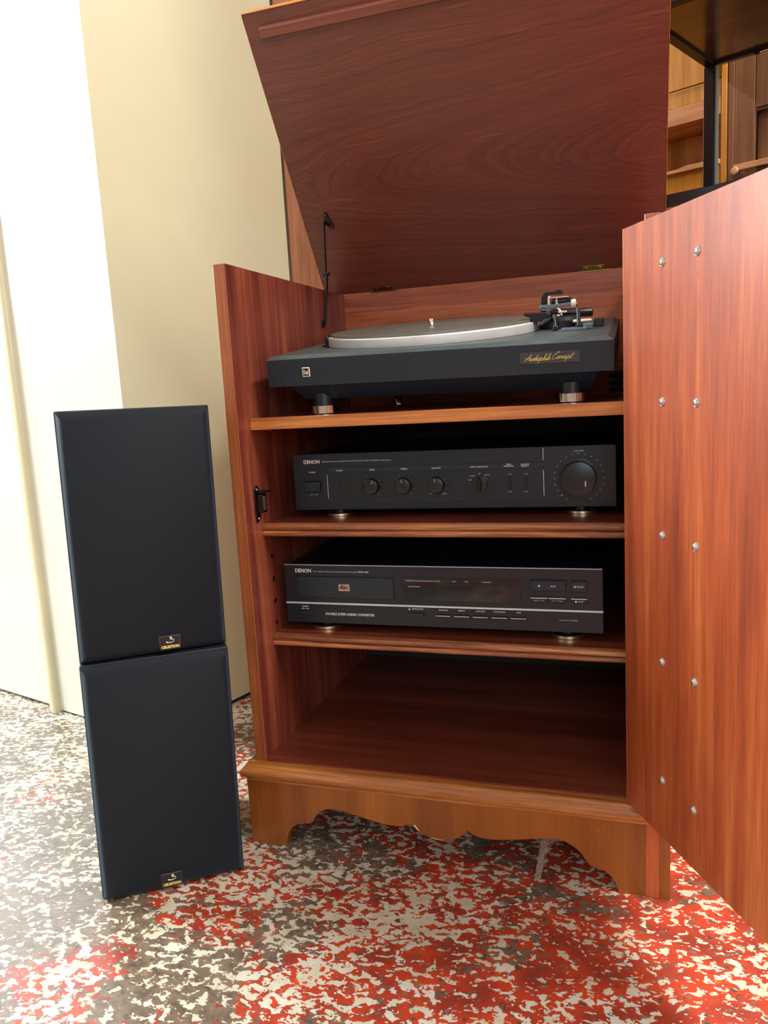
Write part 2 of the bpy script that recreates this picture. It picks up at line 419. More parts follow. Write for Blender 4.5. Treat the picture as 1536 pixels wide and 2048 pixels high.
_txt_cache = {}
def text(s, parent, mat, x, z, w=None, h=0.0016, y=-0.0003, align='c', shear=0.0, bold=0.0, name='lettering', plane=None, th=0.00025):
    """flat lettering standing on the local xz plane: cap height h, fitted width w (optional), text centre/left at x, centre line z"""
    key = (s, round(shear, 3), round(bold, 3))
    if key not in _txt_cache:
        cu = bpy.data.curves.new('t', 'FONT'); cu.body = s; cu.size = 1.0; cu.shear = shear; cu.offset = bold
        cu.resolution_u = 2; cu.space_line = 0.9; cu.align_x = 'CENTER' if '\n' in s else 'LEFT'
        cu.extrude = 0.1
        to = bpy.data.objects.new('t', cu); COL.objects.link(to)
        dg = bpy.context.evaluated_depsgraph_get(); dg.update()
        me = bpy.data.meshes.new_from_object(to.evaluated_get(dg))
        bpy.data.objects.remove(to); bpy.data.curves.remove(cu)
        _txt_cache[key] = me
    me = _txt_cache[key].copy(); me.name = name
    xs = [v.co.x for v in me.vertices]; ys = [v.co.y for v in me.vertices]
    x0, x1, y0, y1 = min(xs), max(xs), min(ys), max(ys)
    ky = h/(y1-y0); kx = (w/(x1-x0)) if w else ky
    W = (x1-x0)*kx
    ox = {'c': -W/2, 'l': 0, 'r': -W}[align]
    for v in me.vertices:
        v.co = Vector((x+ox+(v.co.x-x0)*kx, y+(-th if v.co.z > 0 else 0), z-h/2+(v.co.y-y0)*ky))
    me.materials.clear(); me.materials.append(M[mat])
    o = bpy.data.objects.new(name, me); COL.objects.link(o); o.parent = parent
    return o
def strokes(name, lines, parent, mat, r, y):
    bm = bm_new()
    for ln in lines:
        pts = smooth_path([Vector((a, y, b)) for a, b in ln], 4)
        tube(bm, pts, r, 5)
    return obj(name, bm, M[mat], parent, smooth=60)
def smooth_path(p, k):
    if len(p) < 3: return p
    out = []
    for i in range(len(p)-1):
        a = p[max(i-1, 0)]; b = p[i]; c = p[i+1]; d = p[min(i+2, len(p)-1)]
        for j in range(k):
            t = j/k
            out.append(0.5*((2*b)+(c-a)*t+(2*a-5*b+4*c-d)*t*t+(-a+3*b-3*c+d)*t**3))
    out.append(p[-1]); return out

# ------------------------------------------------------------------ room
XL, XR, YF, YB, ZC = -2.65, 4.2, -4.15, 4.2, 2.85
P0 = Vector((-0.331, 0.2395))          # outer corner where the white front meets the tan side
T1 = Vector((-0.1985, 0.678))           # end of the tan side, behind the cabinet
bm = bm_new(); box(bm, XL-0.2, XR+0.2, YF-0.2, YB+0.2, -0.06, 0.0); struct('floor', bm, 'floor')
bm = bm_new(); box(bm, XL-0.2, XR+0.2, YF-0.2, YB+0.2, ZC, ZC+0.08); struct('ceiling', bm, 'ceiling')
bm = bm_new(); box(bm, XL-0.1, XR+0.1, YB, YB+0.12, 0, ZC); struct('wall_far', bm, 'room_paint')
bm = bm_new(); box(bm, XR, XR+0.12, YF, YB, 0, ZC); struct('wall_right', bm, 'room_paint')
# side wall with two window openings
def wall_with_windows(name, along, a0, a1, fixed, holes, mat):
    bm = bm_new(); cur = a0
    def bb(p, q, z0, z1):
        if along == 'y': box(bm, fixed-0.12, fixed, p, q, z0, z1)
        else: box(bm, p, q, fixed-0.12, fixed, z0, z1)
    for (h0, h1, z0, z1) in holes:
        bb(cur, h0, 0, ZC); bb(h0, h1, 0, z0); bb(h0, h1, z1, ZC); cur = h1
    bb(cur, a1, 0, ZC)
    return struct(name, bm, mat)
wall_with_windows('wall_left', 'y', YF, YB, XL+0.12, [(-3.9, -2.0, 1.18, 2.68), (-0.48, 0.72, 1.03, 2.42)], 'room_paint')
wall_with_windows('wall_front', 'x', XL, XR, YF+0.02, [(0.5, 3.9, 0.85, 2.65)], 'room_paint')
for k, (y0, y1, z0, z1) in enumerate(((-3.9, -2.0, 1.18, 2.68), (-0.48, 0.72, 1.03, 2.42))):
    bm = bm_new()
    for y in (y0, y1-0.05): box(bm, XL+0.03, XL+0.045, y, y+0.05, z0, z1)
    for y in (y0+(y1-y0)/3, y0+2*(y1-y0)/3): box(bm, XL+0.03, XL+0.045, y-0.02, y+0.02, z0, z1)
    box(bm, XL+0.03, XL+0.045, y0, y1, z0, z0+0.05); box(bm, XL+0.03, XL+0.045, y0, y1, z1-0.05, z1)
    struct('window_%d' % (k+1), bm, 'ceiling')
bm = bm_new()
for x in (0.5, 1.6, 2.75, 3.85): box(bm, x, x+0.05, YF-0.04, YF+0.02, 0.85, 2.65)
box(bm, 0.5, 3.9, YF-0.04, YF+0.02, 0.85, 0.9); box(bm, 0.5, 3.9, YF-0.04, YF+0.02, 2.6, 2.65)
struct('window_3', bm, 'ceiling')

# boxed-in cupboard: glossy white front (runs away to the left) and tan side
wd = Vector((-0.9597, 0.281)).normalized()   # along the white front, away from the corner
wnrm = Vector((-wd.y, wd.x)).normalized()
if wnrm.y < 0: wnrm = -wnrm                  # into the wall
def wall_slab(bm, a, b, n, th, z0, z1):
    prism(bm, [(a.x, a.y), (b.x, b.y), (b.x+n.x*th, b.y+n.y*th), (a.x+n.x*th, a.y+n.y*th)], z0, z1, 'xy')
DJ = 0.301                                   # distance corner -> door jamb
bm = bm_new(); wall_slab(bm, P0, P0+wd*DJ, wnrm, 0.03, 0.004, ZC-0.003); o = struct('wall_back', bm, 'white_paint')
bm = bm_new(); wall_slab(bm, P0+wd*1.16, P0+wd*2.35, wnrm, 0.03, 0.0, ZC-0.003); struct('wall_corner', bm, 'white_paint')
# rounded jamb
bm = bm_new()
ja, jb = P0+wd*DJ, P0+wd*(DJ+0.031)
pts = []
for t in range(9):
    a = PI*t/8
    p = ja.lerp(jb, 0.5)+wd*(-0.0155*math.cos(a))*1.0 - wnrm*(0.011*math.sin(a)**0.6)
    pts.append((p.x, p.y))
q1 = jb+wnrm*0.03; q2 = ja+wnrm*0.03
pts += [(q1.x, q1.y), (q2.x, q2.y)]
prism(bm, pts, 0.0, ZC-0.003, 'xy'); struct('trim_1', bm, 'jamb_paint', smooth=50)
bm = bm_new(); da, db = P0+wd*(DJ+0.034), P0+wd*1.155
wall_slab(bm, da+wnrm*0.002, db+wnrm*0.002, wnrm, 0.03, 0.007, 2.05); door = struct('door_1', bm, 'white_paint')
bm = bm_new(); wall_slab(bm, da, db, wnrm, 0.03, 2.055, ZC-0.003); struct('wall_over_door', bm, 'white_paint')
for z0, z1 in ((0.50, 0.566), (0.053, 0.112)):
    bm = bm_new()
    p = P0+wd*(DJ+0.0335)
    for i in range(5):
        zz = z0+(z1-z0)*i/5
        cyl(bm, (p.x-wnrm.x*0.0002, p.y-wnrm.y*0.0002, zz+0.0008), (p.x-wnrm.x*0.0002, p.y-wnrm.y*0.0002, zz+(z1-z0)/5-0.0008), 0.0022, seg=10)
    h = obj('hinge', bm, M['dull_brass'], door)
td = (T1-P0).normalized(); tn = Vector((-td.y, td.x))
if tn.x > 0: tn = -tn
bm = bm_new(); wall_slab(bm, P0+td*0.0005, T1, tn, 0.03, 0.010, ZC-0.003); struct('wall_side', bm, 'tan_paint')
bm = bm_new(); wall_slab(bm, P0+td*0.004+tn*0.006, T1+tn*0.006, tn, 0.02, 0.0, 0.0099); struct('gap_shade_strip', bm, 'shadow_gap')  # dark strip standing in for shade in the gap below the tan side

# ------------------------------------------------------------------ hi-fi cabinet
W, T, H, D = 0.5307, 0.0161, 0.783, 0.4226
ZB = 0.1206
Z1, Z2, Z3 = 0.5879, 0.4432, 0.2837
cab = thing('hifi_cabinet', 'reddish mahogany hi-fi cabinet on a shaped plinth, lid raised and door open', 'cabinet')
def side_panel(x0, x1):
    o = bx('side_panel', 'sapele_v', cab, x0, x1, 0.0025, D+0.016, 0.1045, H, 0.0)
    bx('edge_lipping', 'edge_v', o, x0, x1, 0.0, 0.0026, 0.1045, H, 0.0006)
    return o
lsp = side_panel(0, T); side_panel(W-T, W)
bx('back_panel', 'sapele_h', cab, T, W-T, D, D+0.016, Z1-0.0155, H, 0.0005)
bx('back_panel', 'shaded_back', cab, T, W-T, D+0.006, D+0.012, 0.1045, Z1-0.0156, 0.0)['label'] = 'lower back panel, compartment shade painted into its colour'
bx('bottom_panel', 'shelf_top', cab, T, W-T, 0.0, D, ZB-0.016, ZB, 0.0)
# shelves
def bead_profile(z, th, y):
    p = []
    for k, (zc) in enumerate((z-th*0.27, z-th*0.76)):
        rr = th*0.25
        for i in range(7):
            a = PI/2+PI*i/6
            p.append((y+0.0035+math.cos(a)*0.0040, zc+math.sin(a)*rr*0.98))
    return p+[(y+0.010, z-th), (y+0.010, z)]
def shelf(z, y, th, bead):
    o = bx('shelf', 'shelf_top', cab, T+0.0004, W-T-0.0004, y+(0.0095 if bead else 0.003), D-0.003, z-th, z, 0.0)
    if bead: b = obj('moulded_edge', prism(bm_new(), bead_profile(z, th, y), T+0.0004, W-T-0.0004, 'yz'), M['bead_h'], o, smooth=50)
    else: bx('edge_lipping', 'edge_h', o, T+0.0004, W-T-0.0004, y, y+0.0031, z-th, z, 0.0005)
    return o
s1 = shelf(Z1, 0.0327, 0.0155, False); s1['label'] = 'top shelf with a plain square front edge'
shelf(Z2, 0.0452, 0.0178, True); shelf(Z3, 0.0499, 0.0158, True)
for z in (Z1-0.0155, Z2-0.0178, Z3-0.0158):
    for x, sx in ((T, 1), (W-T, -1)):
        for y in (0.075, 0.36):
            bm = bm_new(); cyl(bm, (x, y, z-0.0026), (x+sx*0.012, y, z-0.0026), 0.0025, seg=10)
            box(bm, min(x, x+sx*0.012), max(x, x+sx*0.012), y-0.004, y+0.004, z-0.0012, z-0.0001)
            obj('shelf_pin', bm, M['dull_brass'], cab, smooth=40)
for z in (0.3935, 0.3605, 0.3285, 0.2972):
    bm = bm_new()
    t = bmesh.new(); lathe(t, [(0.0036, 0), (0.0036, 0.0006), (0.0027, 0.0011), (0.0022, 0.0006), (0.0022, 0.0001), (0, 0.0001)], 16)
    merge(bm, t, Matrix.Translation((T, 0.0665, z)) @ Matrix.Rotation(R(90), 4, 'Y'))
    obj('pin_socket', bm, M['steel'], cab, smooth=40)
# plinth
bo = 0.0104
outline = [(-bo, 0), (.042, 0), (.044, .012), (.0475, .0215), (.0532, .029), (.062, .0355), (.072, .0375), (.080, .0385), (.084, .0415), (.0866, .046), (.0905, .0525), (.0962, .058), (.105, .063), (.1149, .0645),
           (.130, .0625), (.150, .0585), (.1677, .0548), (.182, .0520), (.1952, .0508), (.210, .0515), (.2229, .0563), (.2282, .0558), (.235, .0485), (.2424, .0430), (.254, .0392), (.2655, .0385), (.276, .0405), (.2855, .0450),
           (.293, .0515), (.2983, .0565), (.305, .0530), (.3116, .0505), (.322, .0492), (.3339, .0492), (.360, .0530), (.390, .0585), (.4083, .0610), (.420, .0590), (.432, .0525), (.4400, .0450), (.4448, .0370), (.449, .0315), (.458, .0290), (.467, .0262),
           (.4735, .0210), (.4785, .0140), (.4818, .005), (.4822, 0), (.5131, 0), (.5131, .0935), (-bo, .0935)]
pl = obj('plinth_board', prism(bm_new(), outline, -bo, 0.006, 'xz'), M['plinth'], cab)
ol2 = [(-bo, 0), (.09, 0), (.10, .03), (.15, .055), (.30, .055), (.35, .03), (.36, 0), (D+.02, 0), (D+.02, .0935), (-bo, .0935)]
obj('plinth_side', prism(bm_new(), [(.006, 0)]+ol2[1:9]+[(.006, .0935)], -bo, 0.006, 'yz'), M['plinth'], cab)
for pts_ in ([(.2265, .0552), (.2300, .0560), (.2345, .0490), (.2350, .0470), (.2315, .0500)], [(.2500, .0412), (.2560, .0402), (.2655, .0395), (.2665, .0388), (.2540, .0394)]):
    obj('bare_wood_chip', prism(bm_new(), pts_, -bo-0.0003, -bo+0.0002, 'xz'), M['chip'], pl)
bx('corner_strip', 'plinth_strip', cab, .5132, .5292, -bo, 0.006, 0, .0935, 0.0004)
obj('plinth_side', prism(bm_new(), [(-bo, 0)]+ol2[1:9]+[(-bo, .0935)], .5293, .5411, 'yz'), M['plinth'], cab)
bx('plinth_back', 'plinth', cab, .0062, .5291, D+0.004, D+0.018, 0, .0935)
# moulding: profile (outward distance, z)
mp = [(0.0, .1042), (0.0012, .1180), (-.0030, .1186), (-.0075, .1180), (-.0105, .1160), (-.0112, .1135), (-.0125, .1120), (-.0150, .1105), (-.0172, .1080), (-.0176, .1055), (-.0170, .1025), (-.0155, .1000), (-.0130, .0985), (-.0112, .0965), (-.0104, .0936), (0.0, .0936)]
def mitred(bm):
    n = len(mp)
    rows = []
    def ring(fn): return [bm.verts.new(fn(o, z)) for o, z in mp]
    rows.append(ring(lambda o, z: (o, D+0.016, z)))              # back left
    rows.append(ring(lambda o, z: (o, o, z)))                    # front left mitre
    rows.append(ring(lambda o, z: (W-o, o, z)))                  # front right mitre
    rows.append(ring(lambda o, z: (W-o, D+0.016, z)))
    for A, B in zip(rows, rows[1:]):
        for k in range(n): bm.faces.new((A[k], A[(k+1) % n], B[(k+1) % n], B[k]))
    bm.faces.new(rows[0]); bm.faces.new(rows[-1][::-1])
bm = bm_new(); mitred(bm)
obj('plinth_moulding', bm, M['moulding'], cab, smooth=35)
# lid: local x, s (up the underside), normal = outside
LA = 0.9601
lid = obj('lid', box(bm_new(), -0.0168, W+0.0168, 0.0005, 0.4390, 0.0, 0.0158, 0.0006), M['lid'], cab)
# local axes: x=world x, y=s direction, z = outward normal
sx_ = Vector((1, 0, 0)); sy_ = Vector((0, -math.cos(LA), math.sin(LA))); sz_ = sx_.cross(sy_)
sz_ = -sz_ if sz_.z < 0 and False else sz_
# outward (away from cabinet inside) is (0, sin, cos); x cross s = (0,-sin,-cos) so flip z in the mesh
lid.data.transform(Matrix.Scale(-1, 4, (0, 0, 1))); lid.data.flip_normals()
Mlid = Matrix(((1, 0, 0, 0), (0, sy_.y, sz_.y, D+0.001), (0, sy_.z, sz_.z, H), (0, 0, 0, 1)))
lid.matrix_local = Mlid
bx('edge_lipping', 'edge_h', lid, -0.0172, W+0.0172, 0.4391, 0.4402, -0.0160, 0.0002, 0.0003)
for x0 in (-0.0177, W+0.0169): bx('edge_lipping', 'edge_h', lid, x0, x0+0.0008, 0.0005, 0.4390, -0.0160, 0.0001, 0.0002)
bm = bm_new(); prism(bm, [(.4075, 0.0), (.4070, .0100), (.4085, .0116), (.4190, .0110), (.4215, .0085), (.4225, 0.0)], 0.0065, W-0.018, 'yz')
bt = obj('batten', bm, M['batten'], lid, smooth=40)
# hinges
for xa, nm in ((0.0665, 'dull_brass'), (0.4190, 'brass')):
    bm = bm_new()
    box(bm, xa+0.006, xa+0.040, 0.0015, 0.0095, 0.0, 0.0011, 0.0002)
    cyl(bm, (xa, 0.0, 0.0005), (xa+0.050, 0.0, 0.0005), 0.0013, seg=10)
    h = obj('hinge', bm, M[nm], lid, smooth=40)
    for q in (0.012, 0.033):
        cyl_ = cyl(bm_new(), (xa+q, 0.0055, 0.0009), (xa+q, 0.0055, 0.0019), 0.0019, 0.0012, seg=12)
        # screws belong to the hinge, kept in the lid frame
        me_o = obj('screw', cyl_, M[nm], lid, smooth=40)
for xa in (0.0665, 0.4190):
    bx('hinge_leaf', 'dull_brass' if xa < 0.2 else 'brass', cab, xa, xa+0.050, D-0.0004, D+0.012, H-0.0002, H+0.0006, 0.0)
# folding lid stay on the left side
stay = bpy.data.objects.new('lid_stay', None); COL.objects.link(stay); stay.parent = cab
bm = bm_new(); box(bm, T, T+0.0025, 0.309, 0.322, 0.7215, 0.7335, 0.0004); cyl(bm, (T, 0.3155, 0.7285), (T+0.006, 0.3155, 0.7285), 0.0022, seg=12)
for y in (0.3125, 0.3195): cyl(bm, (T+0.002, y, 0.7265), (T+0.0034, y, 0.7265), 0.0014, seg=10)
obj('bracket', bm, M['steel'], stay, smooth=40)
bm = bm_new(); t = bmesh.new()
prism(t, [(0.0205, 0.1480), (0.0235, 0.1500), (0.0265, 0.1490), (0.0330, 0.1260), (0.0325, 0.1225), (0.0290, 0.1215), (0.0262, 0.1230), (0.0250, 0.1270), (0.0190, 0.1310), (0.0180, 0.1350), (0.0210, 0.1380)], 0.0, 0.0028, 'xy')
merge(bm, t, Mlid); obj('bracket', bm, M['steel'], stay)
for (a, b) in ((0.0235, 0.1462), (0.0297, 0.1248)):
    bm = bm_new(); t = bmesh.new(); cyl(t, (a, b, 0.0024), (a, b, 0.0040), 0.0025, 0.0018, seg=14); merge(bm, t, Mlid); obj('screw', bm, M['dull_brass'], stay, smooth=40)
pt = Mlid @ Vector((0.0192, 0.1345, 0.0045))
pj = Vector((T+0.0045, 0.3330, 0.8080)); pb = Vector((T+0.0050, 0.3155, 0.7285))
def flat_bar(bm, a, b, w, th, n=(1, 0, 0)):
    a, b, n = Vector(a), Vector(b), Vector(n); d = (b-a).normalized(); s = d.cross(n).normalized(); n2 = s.cross(d).normalized()
    vs = [p+s*i*w/2+n2*j*th/2 for p in (a, b) for i, j in ((-1, -1), (1, -1), (1, 1), (-1, 1))]
    vs = [bm.verts.new(v) for v in vs]
    for f in ((0, 1, 2, 3), (4, 5, 6, 7), (0, 1, 5, 4), (1, 2, 6, 5), (2, 3, 7, 6), (3, 0, 4, 7)): bm.faces.new([vs[i] for i in f])
bm = bm_new(); flat_bar(bm, pt, pj, 0.0052, 0.0020); obj('stay_arm', bm, M['steel'], stay)
bm = bm_new(); flat_bar(bm, pj+Vector((0.002, 0, 0)), pb, 0.0062, 0.0022); obj('stay_arm', bm, M['steel'], stay)
bm = bm_new(); cyl(bm, pj+Vector((-0.003, 0, 0)), pj+Vector((0.006, 0, 0)), 0.0032, seg=14); obj('rivet', bm, M['steel'], stay, smooth=40)
# door catch on left side panel
ct = bpy.data.objects.new('door_catch', None); COL.objects.link(ct); ct.parent = cab
bm = bm_new()
prism(bm, [(.0275, .4935), (.0275, .4580), (.0290, .4480), (.0330, .4475), (.0390, .4560), (.0400, .4930), (.0370, .4970), (.0300, .4970)], T, T+0.0022, 'yz', 0.0003)
obj('catch_plate', bm, M['steel'], ct)
bm = bm_new(); box(bm, T+0.002, T+0.0105, .0315, .0440, .4610, .4860, 0.0006); obj('catch_body', bm, M['steel'], ct)
bm = bm_new(); box(bm, T+0.0045, T+0.0125, .0325, .0385, .4640, .4835, 0.0010); obj('catch_roller', bm, M['badge_grey'], ct)
bm = bm_new(); prism(bm, [(T+.001, .4880), (T+.013, .4875), (T+.0135, .4888), (T+.001, .4900)], .033, .054, 'xz'); obj('catch_arm', bm, M['steel'], ct)
for (y, z) in ((.0335, .4925), (.0335, .4530)):
    bm = bm_new(); cyl(bm, (T+.0018, y, z), (T+.0034, y, z), .0018, .0012, seg=12); obj('screw', bm, M['zinc'], ct, smooth=40)
# door
DA = R(29.03)
du = Vector((math.sin(DA), -math.cos(DA), 0)); dn = Vector((-math.cos(DA), -math.sin(DA), 0))   # dn = inner face normal
# local x = up, y = along du, z = dn
dx_ = Vector((0, 0, 1)); dz_ = dn; dy_ = dz_.cross(dx_)
sgn = 1 if dy_.dot(du) > 0 else -1
dcy = du*1.0
dm = Matrix(((0, du.x, dn.x, 0.4927), (0, du.y, dn.y, -0.0085), (1, 0, 0, 0), (0, 0, 0, 1)))
door_h0, door_h1, dw = 0.1195, 0.7685, 0.4975
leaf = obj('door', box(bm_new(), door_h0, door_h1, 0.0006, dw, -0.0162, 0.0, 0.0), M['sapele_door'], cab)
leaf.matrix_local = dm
for (a0, a1, b0, b1) in ((door_h0, door_h1, -0.0002, 0.0007), (door_h0, door_h1, dw, dw+0.0008)):
    o = bx('edge_lipping', 'edge_h', leaf, a0, a1, b0, b1, -0.0163, 0.0001, 0.0)
for s, zs in ((.0765, (.7229, .5892, .4540, .3188, .1862)), (.1345, (.7230, .5887, .4530, .3182, .1836))):
    for z in zs:
        bm = bm_new(); t = bmesh.new()
        lathe(t, [(0.0046, 0), (0.0046, 0.0007), (0.0040, 0.0012), (0.0034, 0.0010), (0.0032, 0.0020), (0.0020, 0.0027), (0, 0.0029)], 20)
        merge(bm, t, Matrix.Translation((z, s+0.0008, 0.0)))
        sc = obj('screw', bm, M['zinc'], leaf, smooth=50)
        t = box(bm_new(), z-0.0016, z+0.0016, s+0.0005, s+0.0011, 0.0022, 0.0030)
        obj('screw_slot', t, M['steel'], sc)
for z in (0.20, 0.69):
    bm = bm_new(); cyl(bm, (W-T+0.0006, -0.0022, z-0.03), (W-T+0.0006, -0.0022, z+0.03), 0.0020, seg=12)
    obj('hinge', bm, M['brass'], cab, smooth=40)

# ------------------------------------------------------------------ amplifier
ag = 'stacked hi-fi units in the cabinet'
amp = thing('amplifier', 'black stereo amplifier with large round volume knob, on the middle shelf', 'amplifier', (.0476, .0909, Z2), (0, 0, .0379))
AO = 0.4544-Z2; AH = 0.0787; AW = 0.434
bx('case', 'face', amp, 0.002, AW-0.002, 0.004, 0.29, AO+0.001, AO+AH-0.003, 0.0012)
def Az(z): return AO+z/1000
bm = bm_new()
# faceplate with real recesses for band
box(bm, 0, AW, 0.0, 0.0045, AO, AO+AH, 0.0006)
fp = obj('face_plate', bm, M['face'], amp)
bx('label_band', 'face_strip', amp, .0506, .3450, -0.0008, 0.0004, Az(51.3), Az(59.4), 0.0003)
bx('trim_line', 'silver_line', amp, .0497, .0503, -0.0006, 0.0002, Az(16.4), Az(48.9), 0.0)
bx('trim_line', 'silver_line', amp, .3443, .3449, -0.0006, 0.0002, Az(61.2), Az(77.0), 0.0)
bx('trim_line', 'silver_line', amp, .3443, .3449, -0.0006, 0.0002, Az(15.5), Az(48.6), 0.0)
bx('trim_line', 'badge_grey', amp, .0505, .364, -0.0005, 0.0002, Az(12.9), Az(13.4), 0.0)
bx('trim_line', 'badge_grey', amp, .4125, .4335, -0.0005, 0.0002, Az(12.3), Az(12.8), 0.0)
text('DENON', amp, 'print_white', .0168, Az(67.9), w=.0232, h=.0052, align='l', bold=0.008)
text('PRECISION AUDIO COMPONENT/INTEGRATED STEREO AMPLIFIER', amp, 'print_grey', .0441, Az(67.6), w=.082, h=.0014, align='l')
text('PMA-250 II', amp, 'print_grey', .1282, Az(67.3), w=.0148, h=.0016, align='l')
text('POWER', amp, 'print_white', .0283, Az(53.3), w=.0096, h=.0017)
bx('button', 'face_strip', amp, .0160, .0402, -0.0045, 0.001, Az(25.8), Az(40.8), 0.0010)
text('▲ON ■OFF' if False else '-ON  =OFF', amp, 'print_grey', .0285, Az(21.8), w=.0122, h=.0012)
text('PHONES', amp, 'print_white', .0686, Az(54.9), w=.0096, h=.0016, y=-0.0009)
bm = bm_new(); t = bmesh.new(); lathe(t, [(.0032, -.006), (.0032, .0006), (.0045, .0006), (.0052, 0), (.0052, -.001)], 24); merge(bm, t, Matrix.Translation((.0695, 0, Az(33.0))) @ Matrix.Rotation(R(90), 4, 'X'))
jk = obj('phones_jack', bm, M['steel'], amp, smooth=40)
bm = bm_new(); cyl(bm, (.0695, -0.0003, Az(33)), (.0695, 0.001, Az(33)), .0033, seg=20); obj('jack_hole', bm, M['void'], jk)
def knob(parent, x, z, r, d, name='knob', ang=0, mark='print_grey', taper=0.9, seg=40):
    bm = bm_new(); t = bmesh.new()
    lathe(t, [(r*1.12, 0), (r*1.12, 0.0008), (r, 0.001), (r, d*0.8), (r*taper, d*0.97), (r*taper*0.9, d), (0, d)], seg)
    merge(bm, t, Matrix.Translation((x, 0, z)) @ Matrix.Rotation(R(90), 4, 'X'))
    k = obj(name, bm, M['knob_black'], parent, smooth=35)
    if mark:
        bm = bm_new(); t = box(bmesh.new(), -0.00025, 0.00025, -d-0.0003, -d+0.0003, r*0.38, r*0.82)
        merge(bm, t, Matrix.Translation((x, 0, z)) @ Matrix.Rotation(ang, 4, 'Y')); obj('pointer', bm, M[mark], k)
    return k
def ticks(parent, x, z, r, a0, a1, n, size=.0004, mat='print_grey'):
    bm = bm_new()
    for i in range(n):
        a = a0+(a1-a0)*i/(n-1)
        px, pz = x+r*math.sin(a), z+r*math.cos(a)
        box(bm, px-size, px+size, -0.0005, 0.0001, pz-size*.7, pz+size*.7)
    o = obj('scale_marks', bm, M[mat], parent); return o
for x, lab, mk in ((.1148, 'BASS', R(25)), (.1598, 'TREBLE', R(-8)), (.2050, 'BALANCE', R(-8))):
    knob(amp, x, Az(32.7), .0112, .013, ang=mk); ticks(amp, x, Az(32.7), .0136, R(-140), R(140), 11, .0003)
for x, lab, w in ((.1157, 'BASS', .0068), (.1602, 'TREBLE', .0094), (.2046, 'BALANCE', .0120), (.2619, 'INPUT SELECTOR', .0226)):
    text(lab, amp, 'print_white', x, Az(54.9), w=w, h=.0017, y=-0.0009)
text('TAPE\nMONITOR', amp, 'print_white', .3004, Az(55.9), w=.0124, h=.0040, y=-0.0009)
text('SOURCE\nDIRECT', amp, 'print_white', .3212, Az(55.5), w=.0104, h=.0040, y=-0.0009)
text('LEFT', amp, 'print_grey', .1964, Az(20.0), w=.0045, h=.0011); text('RIGHT', amp, 'print_white', .2148, Az(20.0), w=.0062, h=.0011)
text('-', amp, 'print_grey', .1072, Az(19.6), w=.001, h=.0003); text('+', amp, 'print_grey', .1224, Az(19.6), w=.001, h=.001); text('+', amp, 'print_grey', .1680, Az(19.6), w=.001, h=.001)
# input selector: round with a grip bar
knob(amp, .2626, Az(32.7), .0100, .007, mark=None, taper=0.95)
bx('selector_grip', 'knob_black', amp, .2603, .2649, -.0140, -.006, Az(24.0), Az(41.6), 0.0012)
for s, x, z in (('AUX', .2492, 37.8), ('TUNER', .2521, 43.0), ('CD', .2621, 46.0), ('PHONO', .2718, 43.8)):
    text(s, amp, 'print_grey' if s != 'AUX' else 'print_white', x, Az(z), w=.0012*len(s)+.0008, h=.0014)
for x in (.3007, .3213):
    bx('slide_switch', 'face_strip', amp, x-.0018, x+.0018, -.0028, .001, Az(25.2), Az(40.2), 0.0005)
    text('- ON', amp, 'print_grey', x, Az(44.3), w=.0056, h=.0012); text('= OFF', amp, 'print_grey', x, Az(20.9), w=.0060, h=.0012)
knob(amp, .3883, Az(37.6), .0222, .020, 'volume_knob', mark=None, taper=0.965, seg=72)
bm = bm_new(); box(bm, .3962, .3976, -.0204, -.0198, Az(28.8), Az(35.8), .0001); obj('volume_pointer', bm, M['print_grey'], amp)
text('VOLUME', amp, 'print_grey', .3886, Az(71.7), w=.0120, h=.0018)
for i in range(21):
    a = R(-151+302*i/20)
    px, pz = .3884+.0307*math.sin(a), Az(37.4)+.0307*math.cos(a)
    text(str(i), amp, 'print_white' if i < 8 else 'print_grey', px, pz, w=.0011 if i < 10 else .0021, h=.0014)
def foot(parent, x, y, h, r, mat, name='foot', rim=None):
    bm = bm_new(); rim = rim or h*0.45
    lathe(bm, [(0, 0), (r*0.97, 0), (r, rim*0.15), (r, rim), (r*0.97, rim*1.1), (r*0.8, rim*1.1)], 48, (x, y, 0.0))
    o = obj(name, bm, M[mat], parent, smooth=35)
    bm = bm_new(); cyl(bm, (x, y, rim*0.9), (x, y, h), r*0.55, seg=28); obj('foot_stem', bm, M['black_plastic'], o, smooth=40)
    return o
for x, y in ((.056, .030), (.390, .030), (.056, .25), (.390, .25)): foot(amp, x, y, AO+.0012, .0195, 'gold', rim=.0035)

# ------------------------------------------------------------------ CD player
cd = thing('cd_player', 'black compact disc player with silver trim line, on the lower shelf', 'cd player', (.0311, .0711, Z3), (0, 0, .0111))
CO = 0.2967-Z3; CH = .0838
def Cz(z): return CO+z/1000
bx('case', 'face', cd, .002, AW-.002, .004, .27, CO+.001, CO+CH-.002, .0012)
bx('face_plate', 'face', cd, 0, AW, 0, .0045, CO, CO+CH, .0006)
bx('trim_line', 'silver_line', cd, .001, AW-.001, -.0002, .003, CO+CH-.0006, CO+CH+.0001, 0.0)
bx('trim_line', 'silver_line', cd, 0, AW, -.0012, .0006, Cz(27.5), Cz(30.0), .0003)
text('DENON', cd, 'print_white', .0173, Cz(75.4), w=.0238, h=.0054, align='l', bold=0.008)
text('PCM AUDIO TECHNOLOGY/COMPACT DISC PLAYER', cd, 'print_grey', .0445, Cz(74.3), w=.0640, h=.0014, align='l')
text('DCD-460', cd, 'print_white', .1104, Cz(74.8), w=.0153, h=.0022, align='l')
